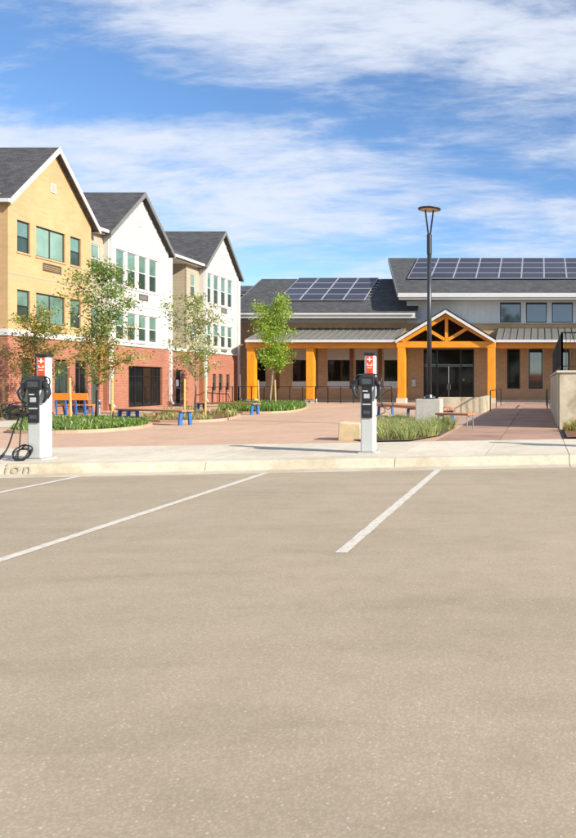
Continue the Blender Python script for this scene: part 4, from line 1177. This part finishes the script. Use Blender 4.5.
blades('ornamental_grass', 'straw yellow grass around the sparse tree behind the bench', p2, 1500, 0.12, 0.36, ['grass_straw', 'grass_soft', 'leaf_gold', 'grass_green'], (4, 3, 2, 2), 0.022, 0.8, 20)
p3 = bed([(-13.3, 29.6), (-10.7, 29.4), (-10.9, 32.5), (-12.5, 38.5), (-16.2, 39.0), (-15.6, 34.5)])
blades('ground_cover', 'green ground cover under the bright tree by the leftmost timber post', p3, 9000, 0.15, 0.38, ['grass_green', 'grass_deep'], (5, 4), 0.045, 0.8)
p4 = bed([(-4.1, 15.0), (-2.34, 15.35), (-2.34, 21.3), (-4.0, 22.0), (-4.9, 21.4), (-4.2, 17.5)], 'soil', False, 1)
blades('tall_grass', 'tall soft feathery grass around the lamp base', p4, 8000, 0.16, 0.40, ['grass_soft', 'grass_green', 'grass_straw'], (5, 4, 3), 0.010, 0.9, 60)
p5 = bed([(-21.5, 25.0), (-18.2, 24.0), (-17.2, 25.0), (-18.6, 26.2), (-19.6, 26.25), (-21.5, 26.2)], 'mulch')
blades('ornamental_grass', 'yellow green plants at the foot of the brick wall far left', p5, 1800, 0.2, 0.5, ['leaf_gold', 'grass_soft', 'grass_straw'], (4, 3, 3), 0.03, 0.7, 16)
p6 = bed([(0.62, 16.15), (4, 16.9), (8, 17.6), (8, 19.75), (0.62, 19.75)], 'mulch', False, 0)
blades('bed_plants', 'rust and green plants at the foot of the tall concrete wall', p6, 1700, 0.12, 0.42, ['leaf_rust', 'grass_soft', 'grass_green'], (3, 4, 3), 0.02, 0.7, 18)

def tree(name, label, base, H, crown_z0, crown_r, leaves, mats, wts_fn, bark='bark', fork=0.45, leaf=0.11, spread=0.16, nb=16, seed=1, up=0.9, trunk_r=0.05, guard=False, shape=None, droop=0.0, lean=(0, 0)):
    rnd = random.Random(seed)
    bx_, by_ = base; z0 = 0.17
    T = thing(name, label, 'tree', (bx_, by_, z0), 'young plaza trees')
    tm = MB(); tips = []
    # trunk
    pts = []; n = 9
    ox = oy = 0
    for i in range(n + 1):
        t = i / n
        pts.append(Vector((bx_ + ox + lean[0] * t, by_ + oy + lean[1] * t, z0 + (H - z0) * 0.93 * t)))
        ox += rnd.uniform(-.05, .05) * (1 if i else 0); oy += rnd.uniform(-.05, .05)
    tm.tube(pts, [trunk_r * (1 - 0.85 * i / n) * (1.25 if i == 0 else 1) for i in range(n + 1)], 9)
    def at(t):
        f = t * n; i = min(int(f), n - 1); return pts[i].lerp(pts[i + 1], f - i)
    br = MB()
    t0 = max(0.12, (crown_z0 - z0) / (H - z0) - 0.08)
    for k in range(nb):
        t = t0 + (0.97 - t0) * (k + rnd.random() * 0.8) / nb
        p = at(t); ang_ = k * 2.399 + rnd.uniform(-.4, .4)
        prof = shape(t, t0) if shape else math.sin(math.pi * min(1, max(0.08, (t - t0) / (1 - t0) * 0.85 + 0.12)))
        ln = crown_r * (0.75 + 0.5 * rnd.random()) * max(0.25, prof)
        d = Vector((math.cos(ang_), math.sin(ang_), up * rnd.uniform(0.5, 1.3)))
        d.normalize()
        bp = [p]
        m = 5
        for j in range(m):
            d2 = d + Vector((rnd.uniform(-.25, .25), rnd.uniform(-.25, .25), rnd.uniform(-.2, .25) - droop * j / m)); d2.normalize()
            bp.append(bp[-1] + d2 * ln * 1.15 / m)
        r0 = trunk_r * 0.42 * (1 - 0.5 * t)
        br.tube(bp, [r0 * (1 - 0.75 * i / m) for i in range(m + 1)], 6, cap=False)
        for j in range(1, m + 1):
            for q in range(2 if j < m else 3):
                a2 = rnd.uniform(0, 6.283); dd = Vector((math.cos(a2), math.sin(a2), rnd.uniform(-.3 - droop, .8))).normalized()
                l2 = ln * rnd.uniform(0.18, 0.42)
                e = bp[j] + dd * l2
                br.tube([bp[j], bp[j].lerp(e, .5) + Vector((0, 0, .02)), e], [r0 * .3, r0 * .22, r0 * .1], 4, cap=False)
                tips += [bp[j].lerp(e, .4), bp[j].lerp(e, .75), e]
    tip = at(1.0); tips += [tip] * 3
    tm.build('trunk', bark, T, smooth=True)
    br.build('limbs', bark, T, smooth=True)
    cm = MB()
    hmin, hmax = crown_z0, H
    wt = [rnd.random() ** 1.5 + 0.08 for _ in tips]
    for _ in range(leaves):
        c = rnd.choices(tips, wt)[0] if rnd.random() < 0.0 else tips[int(rnd.random() * len(tips))]
        p = Vector((rnd.gauss(c.x, spread), rnd.gauss(c.y, spread), rnd.gauss(c.z, spread * .8)))
        s = leaf * rnd.uniform(0.6, 1.25)
        nrm = Vector((rnd.gauss(0, 1), rnd.gauss(0, 1), rnd.gauss(0.5, 1))).normalized()
        ax = nrm.orthogonal().normalized(); ax = Matrix.Rotation(rnd.uniform(0, 6.28), 3, nrm) @ ax
        ay = nrm.cross(ax)
        hrel = (p.z - hmin) / (hmax - hmin)
        mi = rnd.choices(range(len(mats)), wts_fn(hrel, p, T))[0]
        cm.face([p - ax * s * .5, p + ay * s * .24 + nrm * s * .06, p + ax * s * .5, p - ay * s * .24 + nrm * s * .06], mi)
    cm.build('crown', mats, T)
    return T
def stakes(label_side, pts, h=1.42):
    for (x, y), lab in zip(pts, label_side):
        o = MB().tube([(x, y, 0.1), (x + random.uniform(-.06, .06), y, 0.14 + h)], 0.04, 8).build('tree_stake', 'stake', None, org=(x, y, 0.14))
        tag(o, lab, 'stake', 'wooden tree stakes')
tree('young_tree', 'taller young tree with grey green crown and rusty lower leaves left of centre', (-14.35, 23.0), 5.5, 1.75, 1.0, 6800,
     ['leaf_green', 'leaf_pale', 'leaf_rust', 'leaf_gold', 'leaf_dark'],
     lambda h, p, T: (4.5, 2.6, 0.15, 0.4, 1.2) if h > 0.32 else (3.2, 0.5, 2.4, 2.2, 0.4), nb=26, seed=4, leaf=0.105, spread=0.12, up=1.0, trunk_r=0.045,
     shape=lambda t, t0: 1.0 if t < 0.72 else max(0.3, 1.0 - (t - 0.72) * 2.2), lean=(0.35, 0))
tree('young_tree', 'low rusty tree behind the left charging station', (-17.6, 24.9), 3.95, 1.65, 0.85, 3800,
     ['leaf_green', 'leaf_rust', 'leaf_gold', 'leaf_dark'], lambda h, p, T: (4, 2.2, 2.0, 0.8), nb=20, seed=9, leaf=0.10, spread=0.12, up=0.8, trunk_r=0.04,
     shape=lambda t, t0: 1.0 if t < 0.8 else 0.7)
tree('young_tree', 'sparse thin tree with pale leaves in front of the brick recess', (-13.4, 27.6), 4.85, 1.9, 0.95, 3900,
     ['leaf_pale', 'leaf_green', 'leaf_gold', 'leaf_dark'], lambda h, p, T: (3.2, 3, 1.3, 1), 'bark_pale', nb=20, seed=14, leaf=0.105, spread=0.12, up=0.9, trunk_r=0.04,
     shape=lambda t, t0: 1.0 if t < 0.75 else max(0.35, 1.0 - (t - 0.75) * 2))
tree('young_tree', 'bright yellow green young tree in front of the timber porch', (-13.85, 36.4), 5.8, 2.5, 0.92, 8000,
     ['leaf_bright', 'leaf_green', 'leaf_gold', 'leaf_dark'], lambda h, p, T: (6, 2, 0.8, 0.4), 'bark_pale', nb=20, seed=23, leaf=0.12, spread=0.17, up=0.7, trunk_r=0.05,
     shape=lambda t, t0: 1.0 if t > 0.55 else 0.7, lean=(0.35, 0))
random.seed(3)
stakes(['wooden stake left of the tall young tree beside the orange bench', 'wooden stake right of the tall young tree left of the plank bench',
        'wooden stake at the far left edge against the brick wall', 'wooden stake left of the sparse pale tree', 'wooden stake right of the sparse pale tree',
        'wooden stake right of the bright green tree', 'wooden stake left of the bright green tree'],
       [(-14.85, 22.5), (-13.6, 22.6), (-18.85, 25.0), (-13.75, 27.5), (-12.9, 27.4), (-13.45, 36.2), (-14.3, 36.2)])
def big_tree(label, x, y, H, Rr, seed):
    rnd = random.Random(seed)
    T = thing('shade_tree', label, 'tree', (x, y, 0), 'large trees across the parking lot')
    tm = MB().tube([(x, y, -0.05), (x + .1, y, H * .3), (x, y + .1, H * .55)], [0.4, 0.3, 0.12], 10)
    for k in range(7):
        a = k * 0.9; tm.tube([(x, y, H * (.25 + .03 * k)), (x + math.cos(a) * Rr * .7, y + math.sin(a) * Rr * .7, H * (.5 + .05 * k))], [0.14, 0.04], 6)
    tm.build('trunk', 'bark', T)
    cm = MB(); cl = []
    for k in range(46):
        a = rnd.uniform(0, 6.28); h = rnd.uniform(.3, .95); r = Rr * math.sqrt(max(0.05, 1 - ((h - .58) / .42) ** 2)) * rnd.uniform(.35, 1)
        cl.append((x + r * math.cos(a), y + r * math.sin(a), H * h))
    for _ in range(5200):
        c = rnd.choice(cl); p = Vector((rnd.gauss(c[0], .55), rnd.gauss(c[1], .55), rnd.gauss(c[2], .5)))
        sz = rnd.uniform(.2, .45); n_ = Vector((rnd.gauss(0, 1), rnd.gauss(0, 1), rnd.gauss(.4, 1))).normalized(); ax = n_.orthogonal().normalized(); ay_ = n_.cross(ax)
        cm.face([p - ax * sz * .6, p + ay_ * sz * .4, p + ax * sz * .6, p - ay_ * sz * .4], rnd.choice((0, 0, 1)))
    cm.build('crown', ['leaf_dark', 'leaf_green'], T)
for i_, (x, y, H, Rr, lab) in enumerate(((-7.5, -45, 17, 4.6, 'large dark tree mirrored in the leftmost upper window'), (-17, -47, 11, 4.5, 'broad tree mirrored in the entrance doors'),
        (-29, -46, 10, 4.5, 'round tree mirrored in the porch window beside the entrance'), (-39, -48, 9.5, 4.3, 'tree mirrored in the middle porch window'), (-52, -47, 11, 5, 'tree mirrored in the leftmost porch windows'))):
    big_tree(lab, x, y, H, Rr, 50 + i_)
RH = thing('red_roofed_house', 'low house with a red roof mirrored in the tall window', 'house', (1, -82, 0))
MB().box(-6, 8, -86, -79, -0.05, 1.95).build('wall', 'tan_brick', RH)
MB().prism([(-6.5, -78.5, 1.9), (-6.5, -86.5, 1.9), (-6.5, -82.5, 3.7)], (15, 0, 0)).build('roof', 'roof_tile_red', RH)
print('objects', len(bpy.data.objects), 'tris', sum(len(m.polygons) for m in bpy.data.meshes) * 2)
